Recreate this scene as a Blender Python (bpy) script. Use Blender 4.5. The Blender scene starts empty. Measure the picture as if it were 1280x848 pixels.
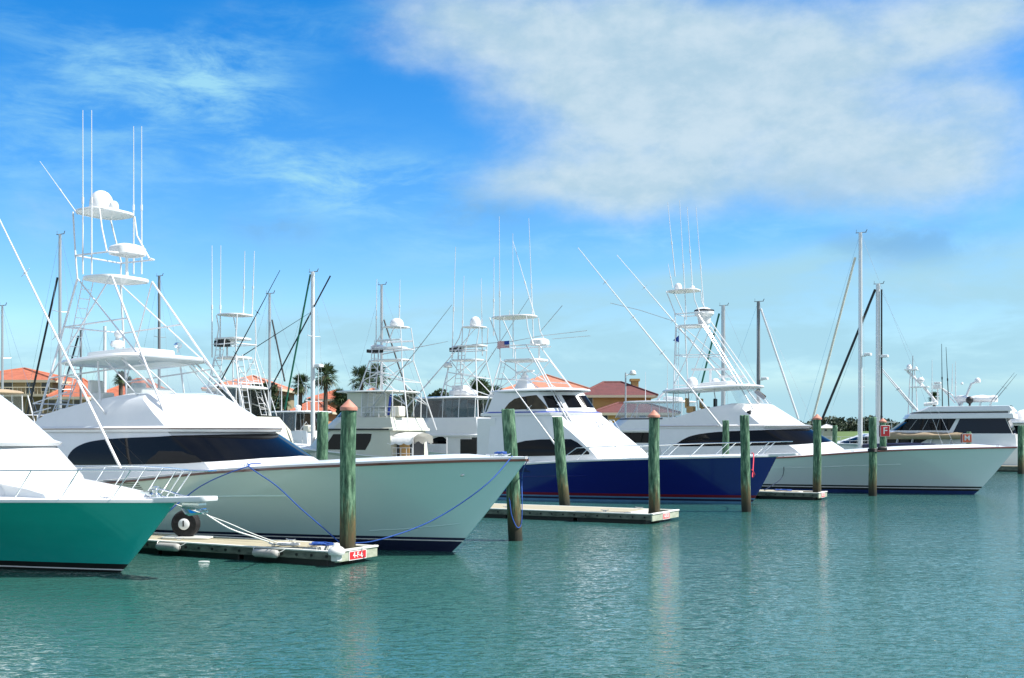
import bpy, math, random
from mathutils import Vector, Matrix
random.seed(7)
R = math.radians
sc = bpy.context.scene
col = sc.collection
# ------------------------------------------------------------------ camera model
F, CX, HY, H = 1400.0, 640.0, 545.0, 3.2      # focal length in photo pixels, centre, horizon row, eye height (m)
def at(px, py, Y):
    return Vector(((px-CX)/F*Y, Y, H-(py-HY)/F*Y))
def water_at(px, py, z=0.0):
    return at(px, py, F*(H-z)/(py-HY))
HEAD = -28.9
# ------------------------------------------------------------------ materials
MATS = {}
def mat(name, color, rough=0.5, metal=0.0, coat=0.0, noise=None, bump=None, spec=0.5, alpha=None):
    """noise=(scale, amount 0..1, second colour) ; bump=(scale, strength, distance)"""
    if name in MATS: return MATS[name]
    m = bpy.data.materials.new(name); m.use_nodes = True
    nt = m.node_tree; p = nt.nodes['Principled BSDF']
    p.inputs['Base Color'].default_value = (*color, 1)
    p.inputs['Roughness'].default_value = rough
    p.inputs['Metallic'].default_value = metal
    p.inputs['Coat Weight'].default_value = coat
    p.inputs['Coat Roughness'].default_value = 0.05
    p.inputs['Specular IOR Level'].default_value = spec
    tc = nt.nodes.new('ShaderNodeTexCoord')
    if noise:
        s, a, c2 = noise
        mp = nt.nodes.new('ShaderNodeMapping'); nt.links.new(tc.outputs['Object'], mp.inputs[0])
        if isinstance(s, tuple): mp.inputs['Scale'].default_value = s
        else: mp.inputs['Scale'].default_value = (s, s, s)
        n = nt.nodes.new('ShaderNodeTexNoise'); n.inputs['Scale'].default_value = 1; n.inputs['Detail'].default_value = 6
        n.inputs['Roughness'].default_value = .65
        nt.links.new(mp.outputs[0], n.inputs['Vector'])
        r = nt.nodes.new('ShaderNodeMapRange'); r.inputs[1].default_value = .35; r.inputs[2].default_value = .7
        r.inputs[4].default_value = a
        nt.links.new(n.outputs['Fac'], r.inputs[0])
        mx = nt.nodes.new('ShaderNodeMix'); mx.data_type = 'RGBA'
        mx.inputs[6].default_value = (*color, 1); mx.inputs[7].default_value = (*c2, 1)
        nt.links.new(r.outputs[0], mx.inputs[0]); nt.links.new(mx.outputs[2], p.inputs['Base Color'])
    if bump:
        s, st, d = bump
        mp = nt.nodes.new('ShaderNodeMapping'); nt.links.new(tc.outputs['Object'], mp.inputs[0])
        mp.inputs['Scale'].default_value = s if isinstance(s, tuple) else (s, s, s)
        n = nt.nodes.new('ShaderNodeTexNoise'); n.inputs['Scale'].default_value = 1; n.inputs['Detail'].default_value = 4
        nt.links.new(mp.outputs[0], n.inputs['Vector'])
        b = nt.nodes.new('ShaderNodeBump'); b.inputs['Strength'].default_value = st; b.inputs['Distance'].default_value = d
        nt.links.new(n.outputs['Fac'], b.inputs['Height']); nt.links.new(b.outputs[0], p.inputs['Normal'])
    MATS[name] = m
    return m
def clear_mat(name, tint, gloss=.12, dens=.12):
    if name in MATS: return MATS[name]
    m = bpy.data.materials.new(name); m.use_nodes = True; nt = m.node_tree; nt.nodes.clear()
    o = nt.nodes.new('ShaderNodeOutputMaterial'); t = nt.nodes.new('ShaderNodeBsdfTransparent'); t.inputs[0].default_value = (*tint, 1)
    g = nt.nodes.new('ShaderNodeBsdfGlossy'); g.inputs['Roughness'].default_value = .08
    d = nt.nodes.new('ShaderNodeBsdfDiffuse'); d.inputs[0].default_value = (.5, .55, .55, 1)
    a = nt.nodes.new('ShaderNodeMixShader'); a.inputs[0].default_value = gloss
    b = nt.nodes.new('ShaderNodeMixShader'); b.inputs[0].default_value = dens
    nt.links.new(t.outputs[0], a.inputs[1]); nt.links.new(g.outputs[0], a.inputs[2])
    nt.links.new(a.outputs[0], b.inputs[1]); nt.links.new(d.outputs[0], b.inputs[2]); nt.links.new(b.outputs[0], o.inputs[0])
    MATS[name] = m; return m

WHITE = mat('gelcoat white', (.75, .765, .765), .25, coat=.3, noise=(1.3, .45, (.66, .68, .68)))
WHITE2 = mat('gelcoat off white', (.70, .71, .68), .35, coat=.2, noise=(1.1, .4, (.6, .61, .58)))
NONSKID = mat('nonskid deck', (.74, .75, .74), .6, noise=(3, .5, (.66, .67, .66)))
CREAM = mat('cream gelcoat', (.55, .56, .47), .35, coat=.2, noise=(1.2, .5, (.46, .47, .39)))
PIPE = mat('white painted pipe', (.66, .67, .68), .28, coat=.3)
CHROME = mat('polished steel', (.75, .77, .78), .18, metal=1)
ALU = mat('anodised spar', (.48, .50, .51), .38, metal=.6)
DARKALU = mat('dark grey spar', (.16, .17, .18), .45)
GLASS = mat('black tinted glass', (.002, .0025, .0035), .03, spec=.22, noise=(.7, .6, (.006, .0065, .008)))
BLUEGLASS = mat('dark blue glass', (.004, .010, .022), .04, spec=.3)
TANGLASS = mat('brown tinted glass', (.07, .055, .03), .06, spec=.25, noise=(1.8, .8, (.012, .011, .009)))
VINYL = clear_mat('clear vinyl curtain', (.86, .90, .92))
SMOKE = clear_mat('smoked vinyl curtain', (.24, .27, .29), .07, .07)
BLACK = mat('black rubber', (.008, .008, .009), .5)
BROWN = mat('varnished teak rail', (.11, .030, .016), .3, coat=.4)
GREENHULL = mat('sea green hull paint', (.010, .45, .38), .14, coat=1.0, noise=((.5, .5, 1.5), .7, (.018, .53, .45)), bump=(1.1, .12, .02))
AQUAHULL = mat('pale seafoam hull paint', (.56, .77, .745), .14, coat=1.0, noise=((.4, .4, 1.0), .6, (.62, .81, .79)), bump=(1.1, .12, .02))
BLUEHULL = mat('navy blue hull paint', (.006, .012, .165), .16, coat=.5, noise=((.4, .4, 1.2), .5, (.008, .016, .20)))
WHITEHULL = mat('grey white hull paint', (.72, .79, .79), .14, coat=1.0, noise=((.4, .4, 1.0), .6, (.77, .82, .82)), bump=(1.1, .12, .02))
NAVY = mat('navy bottom paint', (.006, .010, .045), .5, noise=(2.5, .6, (.012, .02, .05)))
BOTBLACK = mat('black bottom paint', (.006, .007, .007), .5, noise=(2.5, .6, (.014, .018, .016)))
REDLINE = mat('dark red boot stripe', (.16, .006, .02), .35)
PALEBLUE = mat('faded blue bottom paint', (.10, .26, .42), .5, noise=(1.6, .6, (.05, .17, .32)))
TAN = mat('tan canvas', (.36, .28, .18), .85, noise=(3, .5, (.27, .20, .125)), bump=(9, .4, .02))
CANVAS = mat('cream canvas', (.70, .68, .58), .85, noise=(3, .5, (.58, .56, .47)), bump=(7, .5, .03))
WCANVAS = mat('white canvas', (.76, .76, .73), .85, bump=(6, .5, .03))
ROPEBLUE = mat('blue rope', (.012, .075, .34), .75, bump=(60, .6, .01))
ROPEWHITE = mat('white rope', (.70, .70, .66), .8, bump=(60, .6, .01))
ROPERED = mat('red rope', (.60, .04, .07), .75)
GREENROD = mat('green line', (.006, .13, .075), .5)
BLACKROD = mat('black furled line', (.010, .012, .014), .5)
CAP = mat('salmon copper piling cap', (.52, .235, .165), .6, noise=(6, .8, (.36, .15, .105)))
DECKING = mat('weathered dock planks', (.40, .365, .255), .8, noise=((.9, 6, 6), .9, (.27, .245, .17)), bump=(20, .3, .01))
FASCIA = mat('lichen stained timber', (.17, .19, .15), .85, noise=((2.2, 2.2, 9), 1, (.03, .042, .033)), bump=(14, .5, .02))
FASCIAEND = mat('pale bleached timber', (.42, .45, .35), .8, noise=((3, 3, 7), .9, (.24, .28, .20)), bump=(14, .4, .02))
EDGE = mat('white dock edging', (.72, .73, .68), .6, noise=(5, .6, (.5, .52, .47)))
FLOATBLK = mat('wet black float', (.010, .012, .011), .5)
BUMPER = mat('grey white vinyl bumper', (.42, .42, .39), .65, noise=(5, .8, (.26, .26, .24)))
SIGNRED = mat('red sign face', (.62, .022, .028), .4)
SIGNORANGE = mat('faded orange sign face', (.70, .13, .06), .5)
SIGNWHITE = mat('white lettering', (.82, .82, .80), .5)
SIGNDARK = mat('dark letters', (.08, .09, .10), .6)
ORANGEROOF = mat('orange barrel tile', (.43, .135, .068), .8, noise=((1.2, 1.2, 4), .9, (.27, .078, .04)), bump=((3, 3, 3), .6, .1))
SALMONROOF = mat('salmon tile', (.47, .20, .125), .8, noise=(1.4, .7, (.36, .14, .085)), bump=(3, .6, .1))
REDROOF = mat('maroon tile', (.135, .040, .034), .8, noise=((1.0, 1.0, 4), .8, (.085, .028, .026)), bump=(3, .6, .1))
TANWALL = mat('tan stucco', (.27, .22, .13), .9, noise=(.8, .5, (.2, .17, .10)))
YELLOWWALL = mat('yellow stucco', (.47, .305, .115), .9, noise=(.8, .5, (.38, .24, .09)))
BRICKWALL = mat('terracotta stucco', (.40, .20, .10), .9, noise=(.8, .5, (.3, .15, .08)))
HOUSEGLASS = mat('house window glass', (.02, .028, .035), .1)
TRIM = mat('cream house trim', (.52, .47, .34), .8)
PALMLEAF = mat('palm leaf', (.045, .085, .022), .55, noise=(1.2, .9, (.022, .042, .014)))
PALMDEAD = mat('dead palm thatch', (.17, .115, .06), .9, noise=(2, .8, (.09, .06, .035)))
PALMTRUNK = mat('palm trunk', (.13, .10, .075), .9, noise=((2, 2, 9), .9, (.06, .045, .035)))
LEAF = mat('broad leaf', (.035, .070, .020), .6, noise=(.6, 1, (.014, .034, .012)))
FARLEAF = mat('hazy far leaf', (.026, .046, .030), .7, noise=(.12, 1, (.052, .076, .040)))  # bluish distance haze is mixed into this leaf colour
BARK = mat('bark', (.09, .07, .05), .9)
GRASS = mat('marsh grass', (.10, .16, .035), .9, noise=(.05, .9, (.06, .11, .03)))
LAND = mat('sandy ground', (.20, .19, .12), .9, noise=(.06, .9, (.10, .13, .05)))
CONC = mat('seawall concrete', (.34, .33, .29), .9, noise=(.5, .8, (.22, .22, .19)))
POLE = mat('galvanised pole', (.42, .44, .45), .5, metal=.5)
FLAGRED = mat('flag red', (.50, .02, .035), .8)
FLAGWHITE = mat('flag white', (.75, .75, .75), .8)
FLAGBLUE = mat('flag blue', (.015, .06, .32), .8)
WOOD = mat('light wood', (.45, .27, .10), .5)
ACCENT = mat('brown accent line', (.20, .11, .075), .4)
BLUELINE = mat('blue accent line', (.015, .055, .40), .35)

def piling_mat():
    m = bpy.data.materials.new('green treated timber'); m.use_nodes = True; nt = m.node_tree; p = nt.nodes['Principled BSDF']
    N = nt.nodes.new; Lk = nt.links.new
    tc = N('ShaderNodeTexCoord'); mp = N('ShaderNodeMapping'); mp.inputs['Scale'].default_value = (14, 14, 2.2)
    Lk(tc.outputs['Object'], mp.inputs[0])
    oi = N('ShaderNodeObjectInfo'); ad = N('ShaderNodeVectorMath'); ad.operation = 'ADD'
    sc_ = N('ShaderNodeVectorMath'); sc_.operation = 'SCALE'; sc_.inputs['Scale'].default_value = 40
    cb = N('ShaderNodeCombineXYZ'); Lk(oi.outputs['Random'], cb.inputs[0]); Lk(oi.outputs['Random'], cb.inputs[2])
    Lk(cb.outputs[0], sc_.inputs[0]); Lk(mp.outputs[0], ad.inputs[0]); Lk(sc_.outputs[0], ad.inputs[1])
    n = N('ShaderNodeTexNoise'); n.inputs['Scale'].default_value = 1; n.inputs['Detail'].default_value = 7; n.inputs['Roughness'].default_value = .7
    Lk(ad.outputs[0], n.inputs['Vector'])
    cr = N('ShaderNodeValToRGB'); e = cr.color_ramp.elements
    e[0].position = .36; e[0].color = (.012, .038, .022, 1); e[1].position = .64; e[1].color = (.19, .32, .20, 1)
    k = e.new(.5); k.color = (.052, .135, .074, 1)
    Lk(n.outputs['Fac'], cr.inputs[0])
    # rust / rot stain near the tide line, ragged upper edge
    n2 = N('ShaderNodeTexNoise'); n2.inputs['Scale'].default_value = .6; n2.inputs['Detail'].default_value = 5; Lk(ad.outputs[0], n2.inputs['Vector'])
    sx = N('ShaderNodeSeparateXYZ'); Lk(tc.outputs['Object'], sx.inputs[0])
    ma = N('ShaderNodeMath'); ma.operation = 'MULTIPLY_ADD'; ma.inputs[1].default_value = 2.6; ma.inputs[2].default_value = -.9
    Lk(n2.outputs['Fac'], ma.inputs[0])
    sb = N('ShaderNodeMath'); sb.operation = 'SUBTRACT'; Lk(sx.outputs[2], sb.inputs[0]); Lk(ma.outputs[0], sb.inputs[1])
    mr = N('ShaderNodeMapRange'); mr.inputs[1].default_value = .35; mr.inputs[2].default_value = 1.15; mr.inputs[3].default_value = 1; mr.inputs[4].default_value = 0
    Lk(sb.outputs[0], mr.inputs[0])
    cr2 = N('ShaderNodeValToRGB'); e = cr2.color_ramp.elements
    e[0].position = .35; e[0].color = (.035, .030, .014, 1); e[1].position = .68; e[1].color = (.20, .10, .032, 1)
    k = e.new(.5); k.color = (.085, .080, .030, 1)
    Lk(n.outputs['Fac'], cr2.inputs[0])
    mx = N('ShaderNodeMix'); mx.data_type = 'RGBA'; Lk(mr.outputs[0], mx.inputs[0]); Lk(cr.outputs[0], mx.inputs[6]); Lk(cr2.outputs[0], mx.inputs[7])
    # wet dark foot
    mr3 = N('ShaderNodeMapRange'); mr3.inputs[1].default_value = .10; mr3.inputs[2].default_value = .85; mr3.inputs[3].default_value = .95; mr3.inputs[4].default_value = 0
    rg = N('ShaderNodeMath'); rg.operation = 'MULTIPLY_ADD'; rg.inputs[1].default_value = -1.1; Lk(n.outputs['Fac'], rg.inputs[0]); ad2 = N('ShaderNodeMath'); ad2.operation = 'ADD'; ad2.inputs[1].default_value = .50; Lk(sx.outputs[2], ad2.inputs[0]); Lk(ad2.outputs[0], rg.inputs[2]); Lk(rg.outputs[0], mr3.inputs[0])
    mx2 = N('ShaderNodeMix'); mx2.data_type = 'RGBA'; mx2.inputs[7].default_value = (.014, .015, .010, 1)
    Lk(mr3.outputs[0], mx2.inputs[0]); Lk(mx.outputs[2], mx2.inputs[6]); Lk(mx2.outputs[2], p.inputs['Base Color'])
    p.inputs['Roughness'].default_value = .8
    b = N('ShaderNodeBump'); b.inputs['Strength'].default_value = .7; b.inputs['Distance'].default_value = .03
    Lk(n.outputs['Fac'], b.inputs['Height']); Lk(b.outputs[0], p.inputs['Normal'])
    return m
PILING = piling_mat()

# ------------------------------------------------------------------ mesh builder
class MB:
    def __init__(s): s.v = []; s.f = []; s.m = []
    def add(s, vs, fs, mi=0):
        o = len(s.v); s.v += [tuple(v) for v in vs]
        for f in fs: s.f.append(tuple(i+o for i in f)); s.m.append(mi)
    def box(s, x0, x1, y0, y1, z0, z1, mi=0, M=None):
        vs = [Vector((x, y, z)) for z in (z0, z1) for y in (y0, y1) for x in (x0, x1)]
        if M: vs = [M @ v for v in vs]
        s.add(vs, [(0,2,3,1),(4,5,7,6),(0,1,5,4),(2,6,7,3),(0,4,6,2),(1,3,7,5)], mi)
    def tube(s, a, b, r, r2=None, seg=8, mi=0):
        s.path([a, b], r, seg, mi, r2)
    def path(s, pts, r, seg=8, mi=0, r2=None, closed=False):
        pts = [Vector(p) for p in pts]; n = len(pts); rings = []
        for i, p in enumerate(pts):
            if closed: d = pts[(i+1) % n]-pts[i-1]
            else: d = pts[min(i+1, n-1)]-pts[max(i-1, 0)]
            if d.length < 1e-9: d = Vector((0, 0, 1))
            d.normalize(); up = Vector((0, 0, 1)) if abs(d.z) < .9 else Vector((1, 0, 0))
            a = d.cross(up).normalized(); b = d.cross(a)
            rr = r if r2 is None else r+(r2-r)*i/(n-1)
            rings.append([p+a*(rr*math.cos(6.28318*k/seg))+b*(rr*math.sin(6.28318*k/seg)) for k in range(seg)])
        s.loft(rings, mi, ring_closed=True, cap=not closed, loop=closed)
    def loft(s, rings, mi=0, ring_closed=True, cap=True, loop=False):
        n = len(rings[0]); vs = [p for r in rings for p in r]; fs = []
        R_ = len(rings)
        for i in range(R_ if loop else R_-1):
            i2 = (i+1) % R_
            for k in range(n if ring_closed else n-1):
                k2 = (k+1) % n
                fs.append((i*n+k, i*n+k2, i2*n+k2, i2*n+k))
        if cap and ring_closed and not loop:
            fs.append(tuple(range(n-1, -1, -1))); fs.append(tuple((R_-1)*n+k for k in range(n)))
        s.add(vs, fs, mi)
    def lathe(s, prof, c=(0, 0, 0), seg=20, mi=0, M=None):
        rings = []
        for r, z in prof:
            ring = [Vector((r*math.cos(6.28318*k/seg), r*math.sin(6.28318*k/seg), z)) for k in range(seg)]
            if M: ring = [M @ p for p in ring]
            rings.append([p+Vector(c) for p in ring])
        s.loft(rings, mi)
    def sphere(s, c, r, sx=1, sy=1, sz=1, seg=16, mi=0, zmin=-1):
        a0 = math.asin(zmin)
        prof = [(max(.001, math.cos(a)), math.sin(a)) for a in [a0+(math.pi/2-a0)*i/10 for i in range(11)]]
        rings = [[Vector((c[0]+r*sx*q*math.cos(6.28318*k/seg), c[1]+r*sy*q*math.sin(6.28318*k/seg), c[2]+r*sz*z)) for k in range(seg)] for q, z in prof]
        s.loft(rings, mi)
    def slab(s, s0, s1, w, z0, z1, th, crown=.06, e=4.0, n=40, mi=0, y0=0.0):
        """rounded plate: s0..s1 along x, half width w, height z0 (aft) -> z1 (front)"""
        cx, hl = (s0+s1)/2, (s1-s0)/2
        def ring(k, dz):
            out = []
            for i in range(n):
                a = 6.28318*i/n; c, d = math.cos(a), math.sin(a)
                x = math.copysign(abs(c)**(2/e), c)*hl*k; y = math.copysign(abs(d)**(2/e), d)*w*k
                q = (x+hl)/(2*hl) if hl else 0
                out.append(Vector((cx+x, y0+y, z0+(z1-z0)*q+dz)))
            return out
        rings = [ring(.02, -.01), ring(.88, -.01), ring(.90, -th*.35), ring(.985, -th*.35), ring(1, 0), ring(.985, th*.5), ring(.9, th*.5+crown*.35), ring(.6, th*.5+crown*.8), ring(.02, th*.5+crown)]
        s.loft(rings, mi)
    def build(s, name, mats, parent=None, smooth=30, loc=None, bevel=None):
        me = bpy.data.meshes.new(name); me.from_pydata(s.v, [], s.f)
        if not isinstance(mats, (list, tuple)): mats = [mats]
        for m in mats: me.materials.append(m)
        me.polygons.foreach_set('material_index', s.m)
        me.validate(); me.update()
        if smooth is not None:
            me.shade_smooth(); me.set_sharp_from_angle(angle=R(smooth))
        o = bpy.data.objects.new(name, me); col.objects.link(o)
        if parent: o.parent = parent
        if loc is not None: o.location = loc
        if bevel:
            b = o.modifiers.new('bevel', 'BEVEL'); b.width = bevel; b.segments = 2; b.limit_method = 'ANGLE'
        return o
def tag(o, label, cat=None, group=None, kind=None):
    if label: o['label'] = label
    if cat: o['category'] = cat
    if group: o['group'] = group
    if kind: o['kind'] = kind
    return o
def empty(name, loc, rz=0.0, label=None, cat=None, group=None):
    o = bpy.data.objects.new(name, None); col.objects.link(o); o.location = loc; o.rotation_euler = (0, 0, rz); o.empty_display_size = .3
    return tag(o, label, cat, group)
def interp(tab, x):
    if x <= tab[0][0]: return tab[0][1] if len(tab[0]) == 2 else tab[0][1:]
    for a, b in zip(tab, tab[1:]):
        if x <= b[0]:
            q = (x-a[0])/(b[0]-a[0])
            if len(a) == 2: return a[1]+(b[1]-a[1])*q
            return [u+(v-u)*q for u, v in zip(a[1:], b[1:])]
    return tab[-1][1] if len(tab[-1]) == 2 else tab[-1][1:]
def smooth_tab(pts, n=6):
    """Catmull-Rom through the points, first column must increase"""
    out = []
    for i in range(len(pts)-1):
        p0 = pts[max(i-1, 0)]; p1 = pts[i]; p2 = pts[i+1]; p3 = pts[min(i+2, len(pts)-1)]
        for k in range(n):
            t = k/n
            out.append(tuple(.5*((2*b)+(-a+c)*t+(2*a-5*b+4*c-d)*t*t+(-a+3*b-3*c+d)*t**3) for a, b, c, d in zip(p0, p1, p2, p3)))
    out.append(tuple(pts[-1])); return out
def sag(a, b, drop, n=14):
    a, b = Vector(a), Vector(b)
    return [a.lerp(b, i/n)-Vector((0, 0, drop*4*(i/n)*(1-i/n))) for i in range(n+1)]

# ------------------------------------------------------------------ boat frame
class Boat:
    def __init__(s, name, O, hd, label, cat, group=None):
        s.O = Vector((O[0], O[1], 0)); s.hd = R(hd)
        s.a = Vector((math.cos(s.hd), math.sin(s.hd), 0)); s.n = Vector((-math.sin(s.hd), math.cos(s.hd), 0))
        s.e = empty(name, s.O, s.hd, label, cat, group)
    def L(s, px, py, y):
        """a point seen in the photo, on the fore-and-aft plane y metres to port of the keel, in the boat's own metres"""
        k, m = (px-CX)/F, -(py-HY)/F
        t = (y+s.O.dot(s.n))/(k*s.n.x+s.n.y)
        P = Vector((k*t, t, 0))-s.O
        return Vector((P.dot(s.a), y, H+m*t))
    def W(s, p): return s.O+s.a*p[0]+s.n*p[1]+Vector((0, 0, p[2]))
    def part(s, mb, name, mats, parent=None, **k): return mb.build(name, mats, parent or s.e, **k)
    def tubes(s, name, segs, r, m, parent=None, mirror=False, seg=8):
        mb = MB()
        for sg in segs:
            mb.path(sg, r, seg)
            if mirror: mb.path([(p[0], -p[1], p[2]) for p in sg], r, seg)
        return mb.build(name, m, parent or s.e)
    def each(s, name, segs, r, m, parent=None, mirror=True, r2=None, seg=8):
        for sg in segs:
            for sy in ((1, -1) if mirror else (1,)):
                mb = MB(); mb.path([(p[0], p[1]*sy, p[2]) for p in sg], r, seg, 0, r2); mb.build(name, m, parent or s.e)

class Hull:
    def __init__(s, tip, stern, B, sheer, rise=1.0, e1=2.8, u1=.55, ew=1.4, uw=.7, bw=.88):
        s.tip, s.stern, s.B, s.sheer = tip, stern, B, sheer
        s.e1, s.u1, s.ew, s.uw, s.bw = e1, u1, ew, uw, bw
    def zs(s, u): return interp(s.sheer, s.tip+(s.stern-s.tip)*u)
    def ys(s, u):
        q = min(u/s.u1, 1); return max(.04, s.B*(1-(1-q)**s.e1)*(1-.07*max(0, u-.55)/.45))
    def yw(s, u):
        q = min(u/s.uw, 1); return max(.015, s.bw*s.B*(1-(1-q)**s.ew))
    def pt(s, u, z):
        zs = s.zs(u); v = max(0., z/zs)
        S = s.stern*u*(1-v**.9)+(s.tip+(s.stern-s.tip)*u)*v**.9
        if z < 0:
            k = min(1., -z/.75); S = s.stern*u-1.0*(1-u)*k
            return Vector((S, s.yw(u)*(1-k)**.5, z))
        return Vector((S, s.yw(u)+(s.ys(u)-s.yw(u))*v**1.55, z))
    def at_s(s, S, z):
        lo, hi = 0., 1.
        for _ in range(40):
            m = (lo+hi)/2
            if s.pt(m, z)[0] > S: lo = m
            else: hi = m
        return s.pt((lo+hi)/2, z)
    def edge(s, S):
        u = max(0, min(1, (S-s.tip)/(s.stern-s.tip))); return s.ys(u), s.zs(u)
    def build(s, b, bands, mats, topmat, rail, railw=.05, railh=.035, camber=.16, deckmat=None, raildz=0.0, strip=None):
        """bands: [(z_top, material index)]; last material index = topmat"""
        us = [(i/46)**1.35 for i in range(47)]
        rows = [(-.75, None), (-.45, None), (-.15, None), (0., None)]
        zprev = 0.; fm = [bands[0][1]]*3
        for zt, mi in bands:
            rows.append((zt, None)); fm.append(mi)
        zb = bands[-1][0]
        NV = 12
        for k in range(1, NV+1): rows.append((None, k/NV)); fm.append(topmat)
        g = []
        for u in us:
            zs = s.zs(u); c = []
            for z, v in rows:
                zz = z if z is not None else zb+(zs-zb)*v
                c.append(s.pt(u, zz))
            g.append(c)
        mb = MB(); nr = len(rows)
        for sy in (1, -1):
            vs = [(p.x, p.y*sy, p.z) for c in g for p in c]
            o = len(mb.v); mb.v += vs
            for i in range(len(us)-1):
                for j in range(nr-1):
                    q = (i*nr+j, (i+1)*nr+j, (i+1)*nr+j+1, i*nr+j+1)
                    if sy < 0: q = q[::-1]
                    mb.f.append(tuple(o+x for x in q)); mb.m.append(fm[j])
        # transom and stem closing strips
        last = g[-1]
        for j in range(nr-1):
            a, c = last[j], last[j+1]
            mb.add([(a.x, a.y, a.z), (a.x, -a.y, a.z), (c.x, -c.y, c.z), (c.x, c.y, c.z)], [(0, 1, 2, 3)], fm[j])
            a, c = g[0][j], g[0][j+1]
            mb.add([(a.x, a.y, a.z), (c.x, c.y, c.z), (c.x, -c.y, c.z), (a.x, -a.y, a.z)], [(0, 1, 2, 3)], fm[j])
        h = mb.build('hull', mats, b.e, smooth=35)
        # deck
        d = MB(); ny = 12; vs = []; fs = []
        for u in us:
            y, z = s.ys(u), s.zs(u); S = s.tip+(s.stern-s.tip)*u
            for j in range(ny+1):
                q = -1+2*j/ny
                vs.append((S, q*(y-.01), z-.012+camber*min(1, y/1.2)*(1-abs(q)**2.4)))
        for i in range(len(us)-1):
            for j in range(ny):
                fs.append((i*(ny+1)+j, (i+1)*(ny+1)+j, (i+1)*(ny+1)+j+1, i*(ny+1)+j+1))
        d.add(vs, fs); d.build('deck', deckmat or WHITE, b.e, smooth=35)
        # rub rail
        r = MB()
        for sy in (1, -1):
            rings = []
            for u in us:
                y, z = s.ys(u), s.zs(u)+raildz; S = s.tip+(s.stern-s.tip)*u
                rings.append([Vector((S+ (railw*.6 if u == 0 else 0), (y+dy)*sy, z+dz)) for dy, dz in ((-.02, -railh), (railw, -railh*.7), (railw, railh*.7), (-.02, railh))])
            if sy < 0: rings = [x[::-1] for x in rings]
            r.loft(rings)
        r.build('rub_rail', rail, b.e, smooth=40)
        return h

class House:
    def __init__(s, rings, q=2.0): s.r = rings; s.q = q          # ring: (z, s_aft, s_front, half width, nose length)
    def rp(s, z): return interp(s.r, z)
    def pt(s, t, z, off=0):
        sa, sf, w, k = s.rp(z); a = abs(t)
        if a <= .5: y = w*a/.5; S = sf-k*(a/.5)**s.q
        else: y = w; S = (sf-k)+(sa-(sf-k))*(a-.5)/.5
        p = Vector((S, math.copysign(y, t) if t else 0., z))
        if off:
            e = 1e-3; t2 = t+e if abs(t+e) <= 1 else t-e; zz = z+e if z+e < s.r[-1][0] else z-e
            du = (s.pt(t2, z)-p)*(1 if t2 > t else -1); dz = (s.pt(t, zz)-p)*(1 if zz > z else -1)
            n = du.cross(dz).normalized()
            if n.x*1.0+n.y*math.copysign(1, t or 1)*1.0 < 0: n = -n
            p = p+n*off
        return p
    def t_of(s, S, z):
        sa, sf, w, k = s.rp(z)
        if S <= sf-k: return min(1, .5+.5*(S-(sf-k))/(sa-(sf-k)))
        return .5*max(0, (sf-S)/k)**(1/s.q)
    def px(s, b, px, py, side=-1):
        z = (s.r[0][0]+s.r[-1][0])/2; y = s.rp(z)[2]
        for _ in range(12):
            p = b.L(px, py, side*y); z = max(s.r[0][0], min(s.r[-1][0], p.z)); sa, sf, w, k = s.rp(z)
            yn = w if p.x <= sf-k else w*max(0, min(1, (sf-p.x)/k))**(1/s.q)
            y = .5*y+.5*yn
        return s.t_of(p.x, z), z
    def build(s, b, name, m, parent=None, crown=.08, smooth=24):
        ts = [-1, -.9, -.8, -.7, -.6]+[-.5+i/24 for i in range(25)]+[.6, .7, .8, .9, 1]
        mb = MB(); n = len(ts); zs = []
        for a, c in zip(s.r, s.r[1:]): zs += [a[0]+(c[0]-a[0])*i/2 for i in range(2)]
        zs.append(s.r[-1][0])
        mb.loft([[s.pt(t, z) for t in ts][::-1] for z in zs], ring_closed=False)
        top = [s.pt(t, zs[-1]) for t in ts]; h = n//2
        vs = []; fs = []
        for i in range(h+1):
            a, c = top[i], top[n-1-i]
            for q in range(9):
                f = q/8; vs.append((a.lerp(c, f))+Vector((0, 0, crown*(1-(2*f-1)**2)*min(1, (c-a).length/1.0))))
        for i in range(h):
            for q in range(8): fs.append((i*9+q, (i+1)*9+q, (i+1)*9+q+1, i*9+q+1))
        mb.add(vs, fs)
        aft = [s.pt(-1, z) for z in zs]+[s.pt(1, z) for z in zs[::-1]]
        mb.add(aft, [tuple(range(len(aft)))[::-1]])
        return mb.build(name, m, parent or b.e, smooth=smooth)
    def patch(s, b, name, tab, m, parent=None, off=.014, side=0, n=48, nz=6):
        """tab: rows (|t|, z bottom, z top) from small |t| to large ; side 0 = wraps round the nose, -1/+1 = that side only"""
        t0, t1 = tab[0][0], tab[-1][0]
        ts = sorted(set([t0+(t1-t0)*i/n for i in range(n+1)]+[x[0] for x in tab]+([.5] if t0 < .5 < t1 else [])))
        if side == 0: ts = [-t for t in ts[::-1]]+[t for t in ts if t > 1e-6]
        else: ts = [side*t for t in ts]
        mb = MB(); rows = []
        for t in ts:
            zb, zt = interp(tab, abs(t)); rows.append([s.pt(t, zb+(zt-zb)*j/nz, off) for j in range(nz+1)])
        mb.loft(rows, ring_closed=False)
        return mb.build(name, m, parent or b.e, smooth=24)

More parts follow.
